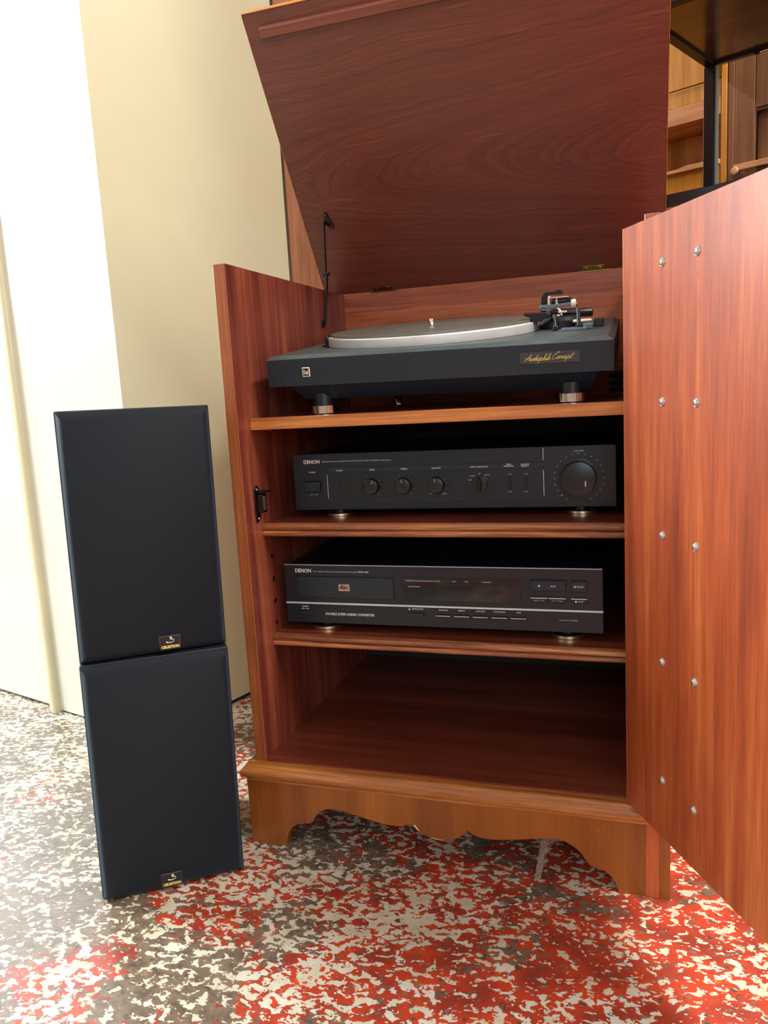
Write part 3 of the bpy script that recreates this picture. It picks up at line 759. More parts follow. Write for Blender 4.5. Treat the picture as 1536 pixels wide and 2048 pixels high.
# recessed disc tray door: frame groove + panel
bm = bm_new()
for (a, b, c, d) in ((.0183, .1610, 67.2, 68.1), (.0183, .1610, 36.2, 37.0), (.0183, .0190, 36.2, 68.1), (.1603, .1612, 36.2, 68.1)): box(bm, a, b, -.0004, .0002, Cz(c), Cz(d))
obj('tray_groove', bm, M['void'], cd)
tray = bx('disc_tray', 'face_strip', cd, .0192, .1602, -.0012, .0008, Cz(37.1), Cz(67.1), .0004)
lg = obj('disc_logo', prism(bm_new(), [(.0812, Cz(49.2)), (.0812, Cz(55.8)), (.0828, Cz(57.2)), (.0968, Cz(57.2)), (.0972, Cz(49.2))], -.0016, -.0011, 'xz'), M['print_copper'], tray)
text('disc', tray, 'face', .0890, Cz(53.3), w=.0128, h=.0062, y=-.0017, bold=0.03)
text('COMPACT', tray, 'face', .0892, Cz(56.7), w=.0100, h=.0008, y=-.0017)
bx('logo_bar', 'print_copper', tray, .0812, .0887, -.0016, -.0011, Cz(47.6), Cz(48.9), 0.0); bx('logo_bar', 'print_copper', tray, .0897, .0972, -.0016, -.0011, Cz(47.6), Cz(48.9), 0.0)
text('POWER', cd, 'print_white', .0287, Cz(23.6), w=.0090, h=.0016); text('-ON  =OFF', cd, 'print_white', .0284, Cz(20.4), w=.0124, h=.0012)
bx('button', 'face_strip', cd, .0172, .0396, -.0030, .001, Cz(13.0), Cz(17.0), .0005)
text('DOUBLE SUPER LINEAR CONVERTER', cd, 'print_white', .0589, Cz(13.9), w=.0714, h=.0034, align='l', shear=0.25)
bm = bm_new()
for (a, b, c, d) in ((.1738, .3315, 68.0, 68.8), (.1738, .3315, 36.2, 37.0), (.1738, .1746, 36.2, 68.8), (.3307, .3315, 36.2, 68.8)): box(bm, a, b, -.0004, .0002, Cz(c), Cz(d))
obj('display_groove', bm, M['void'], cd)
dsp = bx('display_window', 'display', cd, .1747, .3306, -.0006, .0008, Cz(37.1), Cz(67.9), .0)
text('COMPUTED MULTI-FUNCTION DISPLAY SYSTEM', dsp, 'print_grey', .1783, Cz(64.0), w=.0474, h=.0013, y=-.0007, align='l')
text('REMOTE SENSOR', dsp, 'print_grey', .1812, Cz(56.0), w=.0171, h=.0013, y=-.0007, align='l')
text('TRACK', dsp, 'print_grey', .2447, Cz(64.1), w=.0062, h=.0012, y=-.0007); text('TIME', dsp, 'print_grey', .2609, Cz(64.2), w=.0044, h=.0012, y=-.0007)
text('■ PROGRAM' if False else '- CALENDAR', dsp, 'print_grey', .2872, Cz(64.1), w=.0136, h=.0012, y=-.0007)
text('OPEN/CLOSE', cd, 'print_white', .1925, Cz(24.9), w=.0160, h=.0015)
bm = bm_new(); prism(bm, [(.1800, Cz(24.2)), (.1820, Cz(24.2)), (.1810, Cz(25.9))], -.0006, .0, 'xz'); box(bm, .1800, .1820, -.0006, 0, Cz(23.4), Cz(23.9)); obj('eject_symbol', bm, M['print_white'], cd)
bx('button', 'face_strip', cd, .1792, .2014, -.0030, .001, Cz(13.2), Cz(19.2), .0006)
for i, (s, w) in enumerate((('PROGRAM', .0118), ('REPEAT', .0092), ('AUTO EDIT', .0124), ('AUTO SPACE', .0150), ('TIME', .0056))):
    x = .2283+i*.02495
    text(s, cd, 'print_white', x, Cz(24.4), w=w, h=.0015)
    b = bx('button', 'knob_black', cd, x-.0102, x+.0102, -.0026, .001, Cz(14.0), Cz(18.0), .0003)
    bx('button_line', 'silver_line', b, x-.0100, x+.0100, -.0032, -.0024, Cz(16.5), Cz(17.3), .0)
pb_ = bx('button', 'face_strip', cd, .3440, .3888, -.0030, .001, Cz(54.4), Cz(68.5), .0006)
bm = bm_new(); prism(bm, [(.3543, Cz(60.2)), (.3543, Cz(62.8)), (.3572, Cz(61.5))], -.0036, -.0029, 'xz'); obj('play_symbol', bm, M['print_white'], pb_)
text('PLAY', pb_, 'print_white', .3731, Cz(61.2), w=.0062, h=.0018, y=-.0031)
pb_ = bx('button', 'face_strip', cd, .3949, .4149, -.0030, .001, Cz(54.2), Cz(68.3), .0006)
bm = bm_new(); box(bm, .3987, .3995, -.0036, -.0029, Cz(60.1), Cz(62.3)); box(bm, .4001, .4009, -.0036, -.0029, Cz(60.1), Cz(62.3)); obj('pause_symbol', bm, M['print_white'], pb_)
text('PAUSE', pb_, 'print_white', .4062, Cz(61.2), w=.0078, h=.0018, y=-.0031)
for (a, b, s) in ((.3440, .3657, '|<< / <<'), (.3668, .3888, '>> / >>|'), (.3949, .4149, None)):
    q = bx('button', 'knob_black', cd, a, b, -.0028, .001, Cz(39.0), Cz(45.8), .0004)
    bx('button_line', 'silver_line', q, a+.0002, b-.0002, -.0033, -.0026, Cz(44.8), Cz(45.8), .0)
    if s: text(s, q, 'print_white', (a+b)/2, Cz(41.8), w=.0124, h=.0016, y=-.0029)
    else:
        bx('stop_symbol', 'print_white', q, .3998, .4018, -.0034, -.0027, Cz(40.8), Cz(42.8), 0.0); text('STOP', q, 'print_grey', .4066, Cz(41.8), w=.0066, h=.0018, y=-.0029)
bm = bm_new(); t = bmesh.new(); lathe(t, [(.0030, -.006), (.0030, .0004), (.0040, .0004), (.0042, 0)], 24); merge(bm, t, Matrix.Translation((.3731, 0, Cz(16.6))) @ Matrix.Rotation(R(90), 4, 'X'))
jk = obj('phones_jack', bm, M['black_plastic'], cd, smooth=40)
bm = bm_new(); cyl(bm, (.3731, -.0003, Cz(16.6)), (.3731, .001, Cz(16.6)), .0031, seg=20); obj('jack_hole', bm, M['void'], jk)
bx('leader_line', 'print_grey', cd, .3795, .3913, -.0004, .0, Cz(15.8), Cz(16.1), 0.0)
text('PHONES', cd, 'print_grey', .3975, Cz(16.1), w=.0100, h=.0014)
for x, y in ((.049, .030), (.388, .030), (.049, .23), (.388, .23)): foot(cd, x, y, CO+.0012, .0210, 'gold', rim=.0042)

# ------------------------------------------------------------------ turntable (tilted towards the viewer on its long rear feet)
TT = Vector((.0414, .0493, .6272)); al, be, yw = .1268, .0091, .0022
rotM = Matrix.Rotation(yw, 3, 'Z') @ Matrix.Rotation(al, 3, 'X') @ Matrix.Rotation(be, 3, 'Y')
tt = thing('turntable', 'black record player with silver platter on the top shelf, tilted forward, rear feet screwed out', 'turntable', TT, rotM.to_euler())
TH = .035
bm = bm_new(); box(bm, 0, .44, 0, .352, 0, TH-.0062)
def frustum(bm, a, b, z0, z1):
    (x0, x1, y0, y1), (u0, u1, v0, v1) = a, b
    vs = [bm.verts.new(p) for p in ((x0, y0, z0), (x1, y0, z0), (x1, y1, z0), (x0, y1, z0), (u0, v0, z1), (u1, v0, z1), (u1, v1, z1), (u0, v1, z1))]
    for f in ((0, 1, 2, 3), (4, 5, 6, 7), (0, 1, 5, 4), (1, 2, 6, 5), (2, 3, 7, 6), (3, 0, 4, 7)): bm.faces.new([vs[i] for i in f])
bm.free(); bm = bm_new()
frustum(bm, (0, .44, 0, .352), (0, .44, 0, .352), 0, TH)
pl = obj('plinth', bm, M['tt_black'], tt)
bm = bm_new(); frustum(bm, (0, .44, 0, .352), (.007, .433, .007, .345), TH, TH+.0045); obj('top_plate', bm, M['tt_top'], tt)
bm = bm_new(); frustum(bm, (.043, .4145, .020, .30), (.0275, .4215, .004, .33), -.0210, -.0002); obj('lower_body', bm, M['tt_black'], tt)
PX, PY = .1826, .1809; PZ = TH+.0045
bm = bm_new(); lathe(bm, [(0, .0), (.146, .0), (.1515, .0008), (.1520, .0022), (.1520, .0128), (.1512, .0140), (.1490, .0142), (0, .0142)], 160, (PX, PY, PZ-.0015))
obj('platter', bm, M['alu'], tt, smooth=30)
bm = bm_new()
prof = [(0, 0)] + [(.1470, 0), (.1478, .0012), (.1475, .0030), (.1462, .0036), (.1400, .0034)]
for k in range(10):
    r = .138-k*.0085; prof += [(r, .0031), (r-.0012, .0027), (r-.0024, .0031)]
prof += [(.048, .0032), (.0465, .0024), (0.0, .0024)]
lathe(bm, prof, 128, (PX, PY, PZ+.0127)); obj('platter_mat', bm, M['mat_rubber'], tt, smooth=40)
bm = bm_new(); lathe(bm, [(.0042, 0), (.0042, .0040), (.0034, .0062), (.0032, .0100), (.0018, .0118), (0, .0122)], 24, (PX, PY, PZ+.0148)); obj('spindle', bm, M['chrome'], tt, smooth=40)
bm = bm_new(); lathe(bm, [(.1560, 0), (.1560, .0004), (.1535, .0004), (.1535, 0)], 96, (PX, PY, PZ-.0001)); obj('platter_gap', bm, M['void'], tt)
# badges
bg = bx('maker_badge', 'print_cream', tt, .0500, .0606, -.0012, .0002, .0116, .0238, .0006)
bx('badge_inset', 'void', bg, .0512, .0594, -.0015, -.0010, .0129, .0225, .0)
text('Dual', bg, 'print_cream', .0553, .0176, w=.0066, h=.0058, y=-.0015, bold=0.02)
npl = bx('name_plate', 'badge_grey', tt, .3320, .4020, -.0012, .0002, .0122, .0258, .0003)
def script(s, x0, z0, h, slant=0.55):
    G = {
     'A': ([(0, .05), (.25, .0), (.55, .35), (.95, 1.0), (.92, .5), (.95, .0)], [(.1, .45), (.5, .30), (.95, .42), (1.15, .38)], 1.05),
     'u': ([(0, .0), (.12, .42), (.1, .05), (.3, .05), (.48, .42), (.46, .05), (.58, .03)], None, .55),
     'd': ([(0, 0), (.45, .38), (.25, .42), (.08, .15), (.22, .0), (.45, .25), (.62, .95), (.5, .1), (.62, .03)], None, .6),
     'i': ([(0, 0), (.14, .42), (.12, .05), (.24, .03)], [(.2, .62), (.23, .64)], .24),
     'o': ([(0, 0.05), (.3, .42), (.1, .3), (.1, .02), (.32, .08), (.38, .38), (.5, .36)], None, .46),
     'p': ([(0, 0), (.2, .5), (-.12, -.45), (.08, .2), (.3, .42), (.42, .25), (.25, .0), (.12, .05), (.5, .03)], None, .5),
     'h': ([(0, 0), (.3, .6), (.42, .98), (.3, .9), (.12, .0), (.3, .38), (.42, .35), (.4, .03), (.54, .03)], None, .52),
     'l': ([(0, 0), (.3, .6), (.4, .98), (.28, .9), (.14, .1), (.26, .02)], None, .26),
     'e': ([(0, .05), (.28, .25), (.26, .42), (.1, .3), (.1, .04), (.3, .02), (.42, .12)], None, .4),
     'C': ([(.75, .85), (.85, 1.05), (.6, 1.05), (.35, .8), (.55, .7), (.35, .75), (.1, .4), (.15, .02), (.5, .0), (.75, .15)], None, .75),
     'n': ([(0, 0), (.12, .42), (.06, .02), (.28, .4), (.38, .36), (.36, .05), (.48, .03)], None, .46),
     'c': ([(0, 0), (.32, .36), (.2, .42), (.06, .2), (.16, .0), (.36, .08)], None, .34),
     't': ([(0, 0), (.3, .8), (.12, .05), (.28, .03)], [(.08, .55), (.42, .6)], .3), ' ': (None, None, .18)}
    out = []; x = 0.0
    for ch in s:
        a, b, w = G[ch]
        for st in (a, b):
            if st: out.append([((x+px+pz*slant)*h+x0, z0+pz*h) for px, pz in st])
        x += w
    return out, x
sc_lines, wtot = script('Audiophile', 0, 0, 1.0); sc2, w2 = script('Concept', 0, 0, 1.0)
def fit(lines, xa, xb, za, zb):
    xs = [p[0] for l_ in lines for p in l_]
    k = (xb-xa)/(max(xs)-min(xs)); m0 = min(xs)
    return [[(xa+(px-m0)*k, za+pz*zb) for px, pz in l_] for l_ in lines]
strokes('lettering', fit(sc_lines, .3370, .3690, .0160, .0076), npl, 'print_gold', .00022, -.0014)
strokes('lettering', fit(sc2, .3700, .3955, .0170, .0076), npl, 'print_gold', .00022, -.0014)
# feet: find local z of the shelf plane below each foot
def tt_world(p): return TT + rotM @ Vector(p)
for (wx, wy, big) in ((.1070, .0790, 1), (.4306, .0790, 1), (.1250, .3650, 0), (.4000, .3650, 0)):
    # world-upright feet, parented with inverse rotation
    f = bpy.data.objects.new('foot', None); COL.objects.link(f); f.parent = tt
    f.matrix_local = (Matrix.Translation(TT) @ rotM.to_4x4()).inverted() @ Matrix.Translation((wx, wy, Z1))
    zb = .6272+(wy-.0493)*math.tan(al)-(wx-.0414)*be-.021-Z1
    r = .0185 if big else .011
    bm = bm_new(); lathe(bm, [(0, .0012), (r*.9, .0012), (r*.9, .0)], 40); cyl(bm, (0, 0, 0), (0, 0, .0013), r*.9, seg=40); obj('foot_pad', bm, M['rubber'], f)
    bm = bm_new(); lathe(bm, [(r*.5, .0012), (r, .0014), (r, .0112), (r*.97, .0118), (r*.5, .0118)], 64); obj('foot_ring', bm, M['chrome'], f, smooth=30)
    bm = bm_new(); cyl(bm, (0, 0, .0110), (0, 0, zb+.006), r*(.78 if big else .6), seg=32); obj('foot_stem', bm, M['black_plastic'], f, smooth=40)
# single-puck holder at the left
bm = bm_new(); cyl(bm, (.0560, .128, PZ), (.0560, .128, PZ+.004), .0125, seg=32, bev=.0005); box(bm, .0340, .0560, .1165, .134, PZ, PZ+.0025, .0005)
a_ = obj('adaptor_rest', bm, M['black_plastic'], tt, smooth=40)
bm = bm_new(); box(bm, .0385, .0435, .1180, .1320, PZ+.002, PZ+.0150, .0008); box(bm, .0430, .0560, .124, .1285, PZ+.003, PZ+.0140, .0018); cyl(bm, (.0560, .126, PZ+.004), (.0560, .126, PZ+.0155), .0042, seg=20, bev=.0008)
obj('hinge_post', bm, M['black_plastic'], a_, smooth=40)
# ---- tonearm, seen end on at the right.  q(u,v,y): position on the local plane y from photo measurements
_A, _B, _C = ((.3450, .0659), (.3283, .0588)), ((.4128, .0622), (.4058, .0545)), ((.3947, .0386), (.3851, .0276))
def q(u, v, y=.2):
    k = (y-.1)/.15
    A, B, C = [(p[0][0]+(p[1][0]-p[0][0])*k, p[0][1]+(p[1][1]-p[0][1])*k) for p in (_A, _B, _C)]
    du_, dv_ = u-1078, v-626                       # solve a*(109,-2)+b*(80,38) = (du,dv)
    det = 109*38+2*80
    ca, cb_ = (du_*38-80*dv_)/det, (109*dv_+2*du_)/det
    return Vector((A[0]+ca*(B[0]-A[0])+cb_*(C[0]-A[0]), y, A[1]+ca*(B[1]-A[1])+cb_*(C[1]-A[1])))
arm = bpy.data.objects.new('tonearm', None); COL.objects.link(arm); arm.parent = tt
def qbox(name, mat, u0, u1, v0, v1, y0, y1, bev=.0006, par=None):
    a, b = q(u0, v1), q(u1, v0); return bx(name, mat, par or arm, a.x, b.x, y0, y1, a.z, b.z, bev)
# base disc
bm = bm_new(); cyl(bm, (.3640, .192, PZ), (.3640, .192, PZ+.0105), .0290, seg=48, bev=.0012); cyl(bm, (.3640, .192, PZ+.010), (.3640, .192, PZ+.0150), .0270, .025, seg=48); obj('arm_base', bm, M['black_plastic'], arm, smooth=40)
# bearing arch (black inverted L)
a0, a1 = q(1081, 622), q(1124, 590)
bm = bm_new(); prism(bm, [(q(1078, 626).x, q(1078, 626).z), (q(1080, 594).x, q(1080, 594).z), (q(1085, 587).x, q(1085, 587).z), (q(1123, 583).x, q(1123, 583).z), (q(1124, 589).x, q(1124, 589).z), (q(1096, 591).x, q(1096, 591).z), (q(1091, 595).x, q(1091, 595).z), (q(1089, 626).x, q(1089, 626).z)], .218, .232, 'xz', .0008)
obj('bearing_arch', bm, M['black_plastic'], arm)
bm = bm_new(); cyl(bm, q(1117, 584, .225), q(1117, 581, .225), .0045, seg=20); obj('arch_screw', bm, M['black_plastic'], arm, smooth=40)
# ivory frame
bm = bm_new()
for (u0, u1, v0, v1) in ((1096, 1137, 593, 597), (1096, 1099.5, 593, 610)):
    a, b = q(u0, v1), q(u1, v0); box(bm, a.x, b.x, .205, .216, a.z, b.z, .0003)
obj('gimbal_frame', bm, M['white_part'], arm)
qbox('gimbal_block', 'black_plastic', 1102, 1141, 596, 612, .208, .24, .001)
bm = bm_new(); cyl(bm, q(1104, 603, .2), q(1132, 602, .2), .0032, seg=16); obj('bearing_barrel', bm, M['steel'], arm, smooth=40)
# blue-grey anti-skate beam
bm = bm_new(); prism(bm, [(q(*p).x, q(*p).z) for p in ((1081, 616), (1082, 610), (1098, 609), (1120, 607), (1145, 604), (1146, 609), (1128, 612), (1115, 615), (1100, 617))], .192, .200, 'xz', .0006); obj('cross_beam', bm, M['grey_arm'], arm)
bm = bm_new(); prism(bm, [(q(*p).x, q(*p).z) for p in ((1084, 617), (1104, 617), (1105, 620), (1085, 621))], .190, .204, 'xz', .0004); obj('cross_beam', bm, M['grey_arm'], arm)
bm = bm_new(); prism(bm, [(q(*p).x, q(*p).z) for p in ((1113, 608), (1115, 592), (1116, 592), (1118, 608))], .188, .192, 'xz', .0002); obj('scale_pointer', bm, M['zinc'], arm)
# knurled white knob
bm = bm_new(); cyl(bm, q(1143, 608, .196), q(1153, 607, .196), .0062, seg=28, bev=.0008); obj('adjust_knob', bm, M['white_part'], arm, smooth=40)
bm = bm_new(); cyl(bm, q(1153, 607, .196), q(1156, 607, .196), .0040, seg=24); obj('adjust_knob', bm, M['brass'], arm, smooth=40)
# headshell and cartridge, pointing at the viewer
hs = obj('headshell', prism(bm_new(), [(q(*p).x-.006, q(*p).z) for p in ((1064, 623.5), (1112, 621.5), (1115, 626), (1108, 634), (1098, 637), (1086, 642), (1080, 636), (1077, 631), (1064, 627))], .150, .176, 'xz', .0006), M['black_plastic'], arm)
bm = bm_new(); prism(bm, [(q(*p).x, q(*p).z) for p in ((1088, 644), (1097, 634), (1109, 630), (1108, 635), (1098, 642), (1091, 645))], .140, .152, 'xz', .0008); obj('cartridge', bm, M['badge_grey'], hs)
bm = bm_new(); tube(bm, [q(1116, 617, .188), q(1122, 622, .186), q(1124, 630, .184), q(1120, 637, .186), q(1112, 639, .188)], .0013, 8); obj('clear_ring', bm, M['zinc'], arm, smooth=60)
bm = bm_new(); cyl(bm, q(1117, 629, .18), q(1117, 632, .18), .0022, seg=12); obj('lead_tag', bm, M['white_part'], arm)
bm = bm_new(); box(bm, q(1119, 622).x, q(1136, 622).x, .183, .187, q(1128, 624).z, q(1128, 620.5).z, .0004); obj('counter_tab', bm, M['white_part'], arm)
# dark arm tube / lift bar running across behind
bm = bm_new(); a = q(1100, 627, .262); b = q(1186, 624, .262)
tube(bm, [a, a.lerp(b, .97), b], [.0062, .0062, .0046], 20); obj('counterweight_bar', bm, M['black_plastic'], arm, smooth=50)
# posts
bm = bm_new(); pr0 = q(1111, 668, .135); cyl(bm, (pr0.x, .135, PZ), q(1108, 630, .150), .0026, .0020, seg=14); box(bm, pr0.x-.0034, pr0.x+.0034, .131, .139, PZ, PZ+.006, .0005); obj('arm_rest_post', bm, M['black_plastic'], arm, smooth=40)
p1 = q(1157, 617, .145); p0_ = q(1158, 664, .135); bm = bm_new(); cyl(bm, Vector((p0_.x, .135, PZ+.003)), p1, .0026, .0028, seg=14); cyl(bm, Vector((p0_.x, .135, PZ+.002)), Vector((p0_.x, .135, PZ+.006)), .005, seg=16); obj('lift_post', bm, M['black_plastic'], arm, smooth=40)
# lift lever and switch plates
bm = bm_new(); box(bm, .3700, .4040, .118, .142, PZ, PZ+.0032, .0006); obj('lever_plate', bm, M['grey_arm'], arm)
bm = bm_new(); box(bm, .3990, .4110, .126, .146, PZ, PZ+.0070, .0008); obj('lever_knob', bm, M['grey_arm'], arm)
bm = bm_new(); box(bm, .3820, .4080, .160, .172, PZ+.0070, PZ+.0110, .0018); obj('cueing_lever', bm, M['white_part'], arm)
bm = bm_new(); box(bm, .4100, .4230, .165, .190, PZ, PZ+.0110, .0010); obj('speed_block', bm, M['badge_grey'], arm)

# coil of black mains lead behind the right foot, on the top shelf
bm = bm_new(); pts = []
for k in range(60):
    a = 2*PI*k/20
    pts.append((.4885+.018*math.cos(a)*(1+0.03*k/20), .305+.075*math.sin(a), Z1+.004+.0062*k/20*1.6+.001*math.sin(3*a)))
tube(bm, pts, .0034, 8)
tag(obj('power_lead', bm, M['rubber'], smooth=60), 'coiled black power lead behind the right foot of the turntable', 'cable')

# ------------------------------------------------------------------ speakers
SW, SH, SD = .1771, .3043, .215
def swoosh(parent, x, z, k, y):
    pts = [(-.0012, .0064), (.0012, .0070), (.0032, .0068), (.0006, .0042), (.0004, .0034), (.0048, .0030), (.0064, .0008), (.0038, -.0016), (-.0012, -.0024), (-.0054, -.0014)]
    pth = smooth_path([Vector((x+a*k, y, z+b*k)) for a, b in pts], 5)
    n = len(pth); bm = bm_new(); tube(bm, pth, [.00055 if i < n*0.55 else .00032+.00018*((i-n*.55)/(n*.45)) for i in range(n)], 6)
    t = bmesh.new(); lathe(t, [(0, .0004), (.0010, .0003), (.0011, 0), (0, -.0001)], 12)
    merge(bm, t, Matrix.Translation((x-.0056*k, y, z-.0014*k)) @ Matrix.Rotation(R(90), 4, 'X'))
    return obj('emblem', bm, M['print_cream'], parent, smooth=60)
def speaker(loc, yaw, al_, be_, label, badge_x):
    rm = Matrix.Rotation(yaw, 3, 'Z') @ Matrix.Rotation(al_, 3, 'X') @ Matrix.Rotation(be_, 3, 'Y')
    s = thing('speaker', label, 'speaker', loc, rm.to_euler(), 'pair of black bookshelf speakers')
    bx('speaker_case', 'cab_ash', s, 0.0, SW, .0125, SD, 0, SH, .0012)
    # grille: bevelled frame standing off the baffle by a narrow dark gap
    bm = bm_new()
    b0, b1 = .0015, .0115
    o_ = [(b0, b0), (SW-b0, b0), (SW-b0, SH-b0), (b0, SH-b0)]
    yb, yf = .0110, 0.0
    vs0 = [bm.verts.new((x, yb, z)) for x, z in o_]
    vs1 = [bm.verts.new((x, .0085, z)) for x, z in o_]
    i_ = [(b1, .0125), (SW-b1, .0125), (SW-b1, SH-b1*1.25), (b1, SH-b1*1.25)]
    vs2 = [bm.verts.new((x, yf, z)) for x, z in i_]
    for A, B in ((vs0, vs1), (vs1, vs2)):
        for k in range(4): bm.faces.new((A[k], A[(k+1) % 4], B[(k+1) % 4], B[k]))
    bm.faces.new(vs2); bm.faces.new(vs0[::-1])
    bmesh.ops.bevel(bm, geom=list(bm.edges), offset=.0008, segments=2, affect='EDGES')
    obj('grille', bm, M['cloth'], s, smooth=50)
    bx('grille_gap', 'void', s, .004, SW-.004, .0105, .0130, .004, SH-.004, 0)
    bd = bx('badge', 'badge_grey', s, badge_x-.0130, badge_x+.0130, -.0016, .0002, .0062, .0240, .0006)
    bx('badge_inset', 'knob_black', bd, badge_x-.0117, badge_x+.0117, -.0019, -.0012, .0074, .0228, .0)
    swoosh(bd, badge_x+.0004, .0168, .72, -.0021)
    text('CELESTION', bd, 'print_gold', badge_x, .0098, w=.0216, h=.0036, y=-.0019, bold=.06)
    bm = bm_new(); t = bmesh.new()
    return s
speaker((-.1275, -.1850, .0036), .6368, -.0120, .0175, 'black speaker at the bottom of the stack, standing on the floor beside the cabinet', .0845)
speaker((-.1300, -.1712, .3085), .6700, -.0130, .0155, 'black speaker on top of the other one, left of the cabinet', .1065)

# ------------------------------------------------------------------ cobweb under the plinth
bm = bm_new(); rnd = random.Random(3)
for k in range(26):
    a = Vector((.392+rnd.uniform(-.006, .030)*(1 if k % 2 else .3), .010+rnd.uniform(-.006, .016), .0605-rnd.uniform(0, .003)))
    m_ = Vector((.3915+rnd.uniform(-.003, .006), .004+rnd.uniform(-.006, .006), .040+rnd.uniform(-.006, .006)))
    n_ = Vector((.3880+rnd.uniform(-.003, .003), -.002+rnd.uniform(-.004, .004), .018+rnd.uniform(-.006, .004)))
    e_ = Vector((.3850+rnd.uniform(-.004, .004), -.008+rnd.uniform(-.005, .004), .0008))
    tube(bm, smooth_path([a, m_, n_, e_], 4), .00022, 4)
tag(obj('cobweb', bm, M['dust']), 'grey strands of cobweb hanging from the front plinth to the floor', 'cobweb')

# ------------------------------------------------------------------ wooden wardrobe behind the cabinet
wr = thing('wardrobe', 'tall pale reddish wardrobe behind the raised cabinet lid', 'wardrobe', (-.195, .68, 0))
bx('side_panel', 'wardrobe', wr, 0, .018, .019, .45, 0.0, 1.95); bx('side_panel', 'wardrobe', wr, .582, .60, .019, .45, 0.0, 1.95)
bx('back_panel', 'wardrobe', wr, .018, .582, .44, .45, 0.05, 1.93); bx('top_panel', 'wardrobe', wr, -.003, .603, -.003, .45, 1.951, 1.972, .002)
bx('base_panel', 'wardrobe', wr, .018, .582, .03, .44, 0.0, 0.06)
for x0 in (0.001, .3010):
    d_ = bx('door', 'wardrobe', wr, x0, x0+.298, 0, .018, .061, 1.948, .001)
    bm = bm_new(); hx = x0+(.275 if x0 < .1 else .023); cyl(bm, (hx, 0, 1.0), (hx, -.018, 1.0), .006, .011, seg=20); obj('door_knob', bm, M['wardrobe'], d_, smooth=40)

# ------------------------------------------------------------------ right background
E1 = Vector((.423, .906, 0)).normalized(); E2 = Vector((.906, -.423, 0)).normalized()
RZ = math.atan2(E2.y, E2.x)
# black framed glass case: local x along E2, y along E1 (away), origin = near-left corner
near_left = Vector((.678, 1.343, 0))-E1*.42
case = thing('glass_case', 'black metal framed glass case with dark wood top, standing on the sideboard', 'display case', (near_left.x, near_left.y, .962), (0, 0, RZ))
CWd, CDp, CHt = .95, .42, .392
def bar(name, x0, x1, y0, y1, z0, z1, par=case, mat='black_steel', bev=.002): return bx(name, mat, par, x0, x1, y0, y1, z0, z1, bev)
p_ = .025
for x in (0, CWd-p_):
    for y in (0, CDp-p_): bar('post', x, x+p_, y, y+p_, p_, CHt)
for z in (0, CHt):
    bar('rail', 0, CWd, 0, p_, z, z+p_); bar('rail', 0, CWd, CDp-p_, CDp, z, z+p_)
    bar('rail', 0, p_, p_, CDp-p_, z, z+p_); bar('rail', CWd-p_, CWd, p_, CDp-p_, z, z+p_)
bx('top_panel', 'dark_wood', case, p_, CWd-p_, p_, CDp-p_, CHt+.006, CHt+.022, .0)
bx('bottom_panel', 'dark_wood', case, p_, CWd-p_, p_, CDp-p_, .004, .018, .0)
bx('glass_pane', 'glass', case, p_+.001, CWd-p_-.001, CDp-.014, CDp-.010, p_+.001, CHt-.001, 0)
for x in (p_+.0002, ): bx('glass_edge', 'glass_edge', case, x, x+.006, CDp-.016, CDp-.008, p_+.001, CHt-.001, 0)
bx('glass_edge', 'print_white', case, -.0012, -.0001, CDp-.022, CDp-.016, p_+.001, CHt-.001, 0)
for z in (CHt,):
    for x in (.12, .55): 
        bm = bm_new(); cyl(bm, (x, CDp-.012, z-.0001), (x, CDp-.012, z-.004), .006, seg=16); obj('corner_bolt', bm, M['steel'], case, smooth=40)
# sideboard under the case
sb = thing('sideboard', 'brown wooden sideboard with gold-lined black top edge, carrying the glass case', 'sideboard', tuple(near_left-E2*.06-E1*.012), (0, 0, RZ))
bx('worktop', 'black_steel', sb, -.004, 1.12, -.004, .50, .943, .9615, .002)
bx('gold_line', 'brass', sb, -.005, 1.121, -.0055, -.004, .9535, .9560, 0)
bx('side_panel', 'brown_wood', sb, 0, .018, .02, .49, .0, .943); bx('side_panel', 'brown_wood', sb, 1.098, 1.116, .02, .49, .0, .943)
bx('back_panel', 'brown_wood', sb, .018, 1.098, .48, .49, .06, .942); bx('base_panel', 'brown_wood', sb, .018, 1.098, .04, .48, 0, .06)
for k in range(3):
    x0 = .001+k*.3717
    d_ = bx('door', 'wardrobe', sb, x0, x0+.3702, 0, .018, .062, .941, .001)
    bm = bm_new(); cyl(bm, (x0+.33, 0, .6), (x0+.33, -.016, .6), .005, .009, seg=16); obj('door_knob', bm, M['brass'], d_, smooth=40)
# light teak wall unit behind, local frame at Q on its front plane
Q = Vector((.6499, 1.7959, 0))
wu = thing('wall_unit', 'light teak wall unit with open shelves and a drawer, seen through the glass case', 'wall unit', tuple(Q), (0, 0, RZ))
bx('side_panel', 'teak_amber', wu, .108, .124, -.002, .38, 0, 1.95); bx('side_panel', 'teak', wu, -.56, -.544, 0, .38, 0, 1.95)
bx('back_panel', 'teak', wu, -.544, .108, .36, .37, .06, 1.94); bx('top_panel', 'teak', wu, -.56, .124, -.002, .38, 1.951, 1.97)
bx('base_panel', 'teak', wu, -.544, .108, .02, .36, 0, .06)
bx('door', 'teak', wu, -.543, .107, .012, .026, 1.464, 1.948, .001)          # sliding fronts above
bx('door', 'teak', wu, -.543, .107, .004, .018, 1.414, 1.459, .001)
bx('glass_shelf', 'glass', wu, -.543, .107, .000, .010, 1.4595, 1.4635, 0)
bx('shelf', 'teak_h', wu, -.543, .107, 0, .355, 1.362, 1.412, .001)
bx('inner_back', 'teak', wu, -.543, .107, .16, .17, 1.236, 1.361, 0)
bx('shelf', 'teak_amber', wu, -.543, .107, .003, .355, 1.222, 1.234, .001)
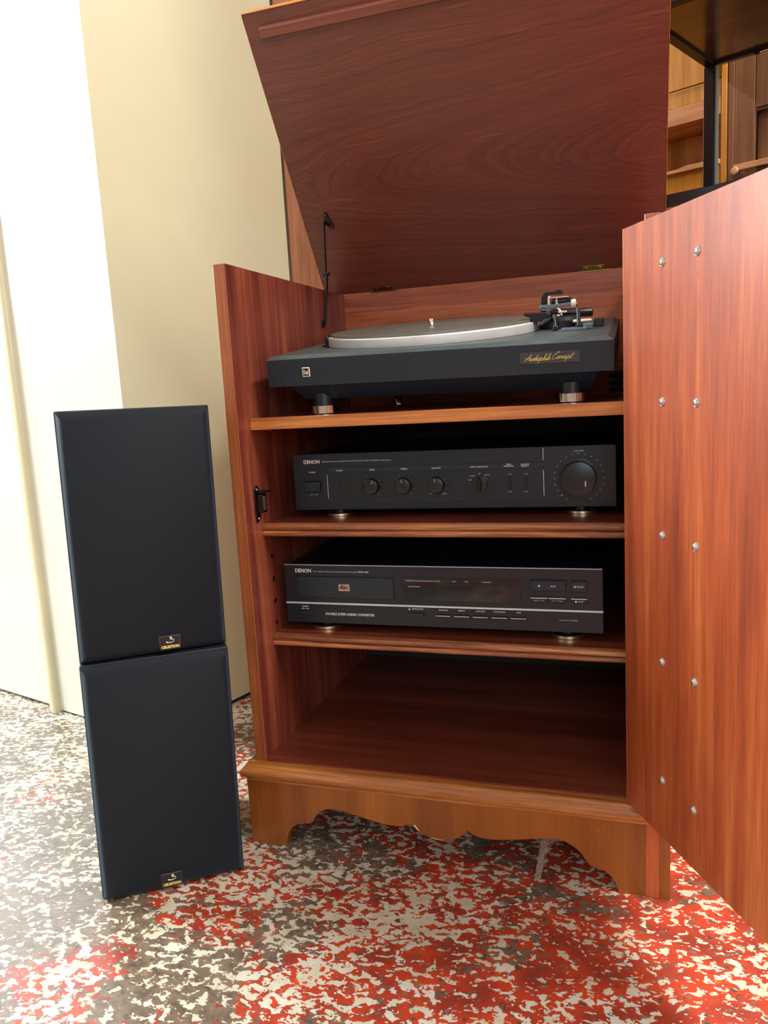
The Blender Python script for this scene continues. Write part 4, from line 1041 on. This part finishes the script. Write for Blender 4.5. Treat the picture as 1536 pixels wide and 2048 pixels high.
dr = bx('drawer', 'teak_amber', wu, -.542, .106, .001, .018, 1.03, 1.2215, .001)
bm = bm_new(); prism(bm, [(-.10, 1.222), (-.06, 1.2245), (-.02, 1.231), (.01, 1.236), (.05, 1.2355), (.107, 1.2345), (.107, 1.221), (-.10, 1.2205)], -.012, .003, 'xz', .001); obj('finger_pull', bm, M['teak_h'], dr)
for k in range(3): bx('drawer', 'teak_amber', wu, -.542, .106, .001, .018, .075+k*.315, .38+k*.315, .001)
# brown wardrobe to the right
bw = thing('cupboard', 'dark brown wooden cupboard with a pale round knob, right of the teak wall unit', 'cupboard', tuple(Q+E2*.128), (0, 0, RZ))
bx('side_panel', 'brown_wood', bw, 0, .016, 0, .40, 0, 1.9); bx('side_panel', 'brown_wood', bw, .70, .716, 0, .40, 0, 1.9)
bx('back_panel', 'brown_wood', bw, .016, .70, .39, .40, .05, 1.88); bx('top_panel', 'brown_wood', bw, 0, .716, 0, .40, 1.901, 1.92)
bx('base_panel', 'brown_wood', bw, .016, .70, .02, .39, 0, .05)
bx('door', 'brown_wood', bw, .017, .072, .004, .020, 1.208, 1.895, .001); bx('door', 'brown_wood', bw, .074, .69, .006, .022, 1.353, 1.895, .001)
bx('shelf', 'brown_wood', bw, .074, .70, .010, .385, 1.345, 1.352, .001)
bx('inner_back', 'brown_wood', bw, .074, .70, .032, .042, 1.208, 1.344, 0)
bx('rail', 'teak_h', bw, .017, .70, -.006, .020, 1.190, 1.207, .001)
lf = bx('flap', 'dark_wood', bw, .017, .699, .004, .020, .70, 1.189, .001)
bm = bm_new(); t = bmesh.new(); lathe(t, [(.004, 0), (.004, .008), (.009, .012), (.0115, .018), (.0095, .024), (0, .026)], 24)
merge(bm, t, Matrix.Translation((.028, -.006, 1.186)) @ Matrix.Rotation(R(90), 4, 'X')); obj('door_knob', bm, M['peg_wood'], lf, smooth=50)
for k in range(2): bx('drawer', 'brown_wood', bw, .017, .699, .004, .020, .06+k*.32, .375+k*.32, .001)
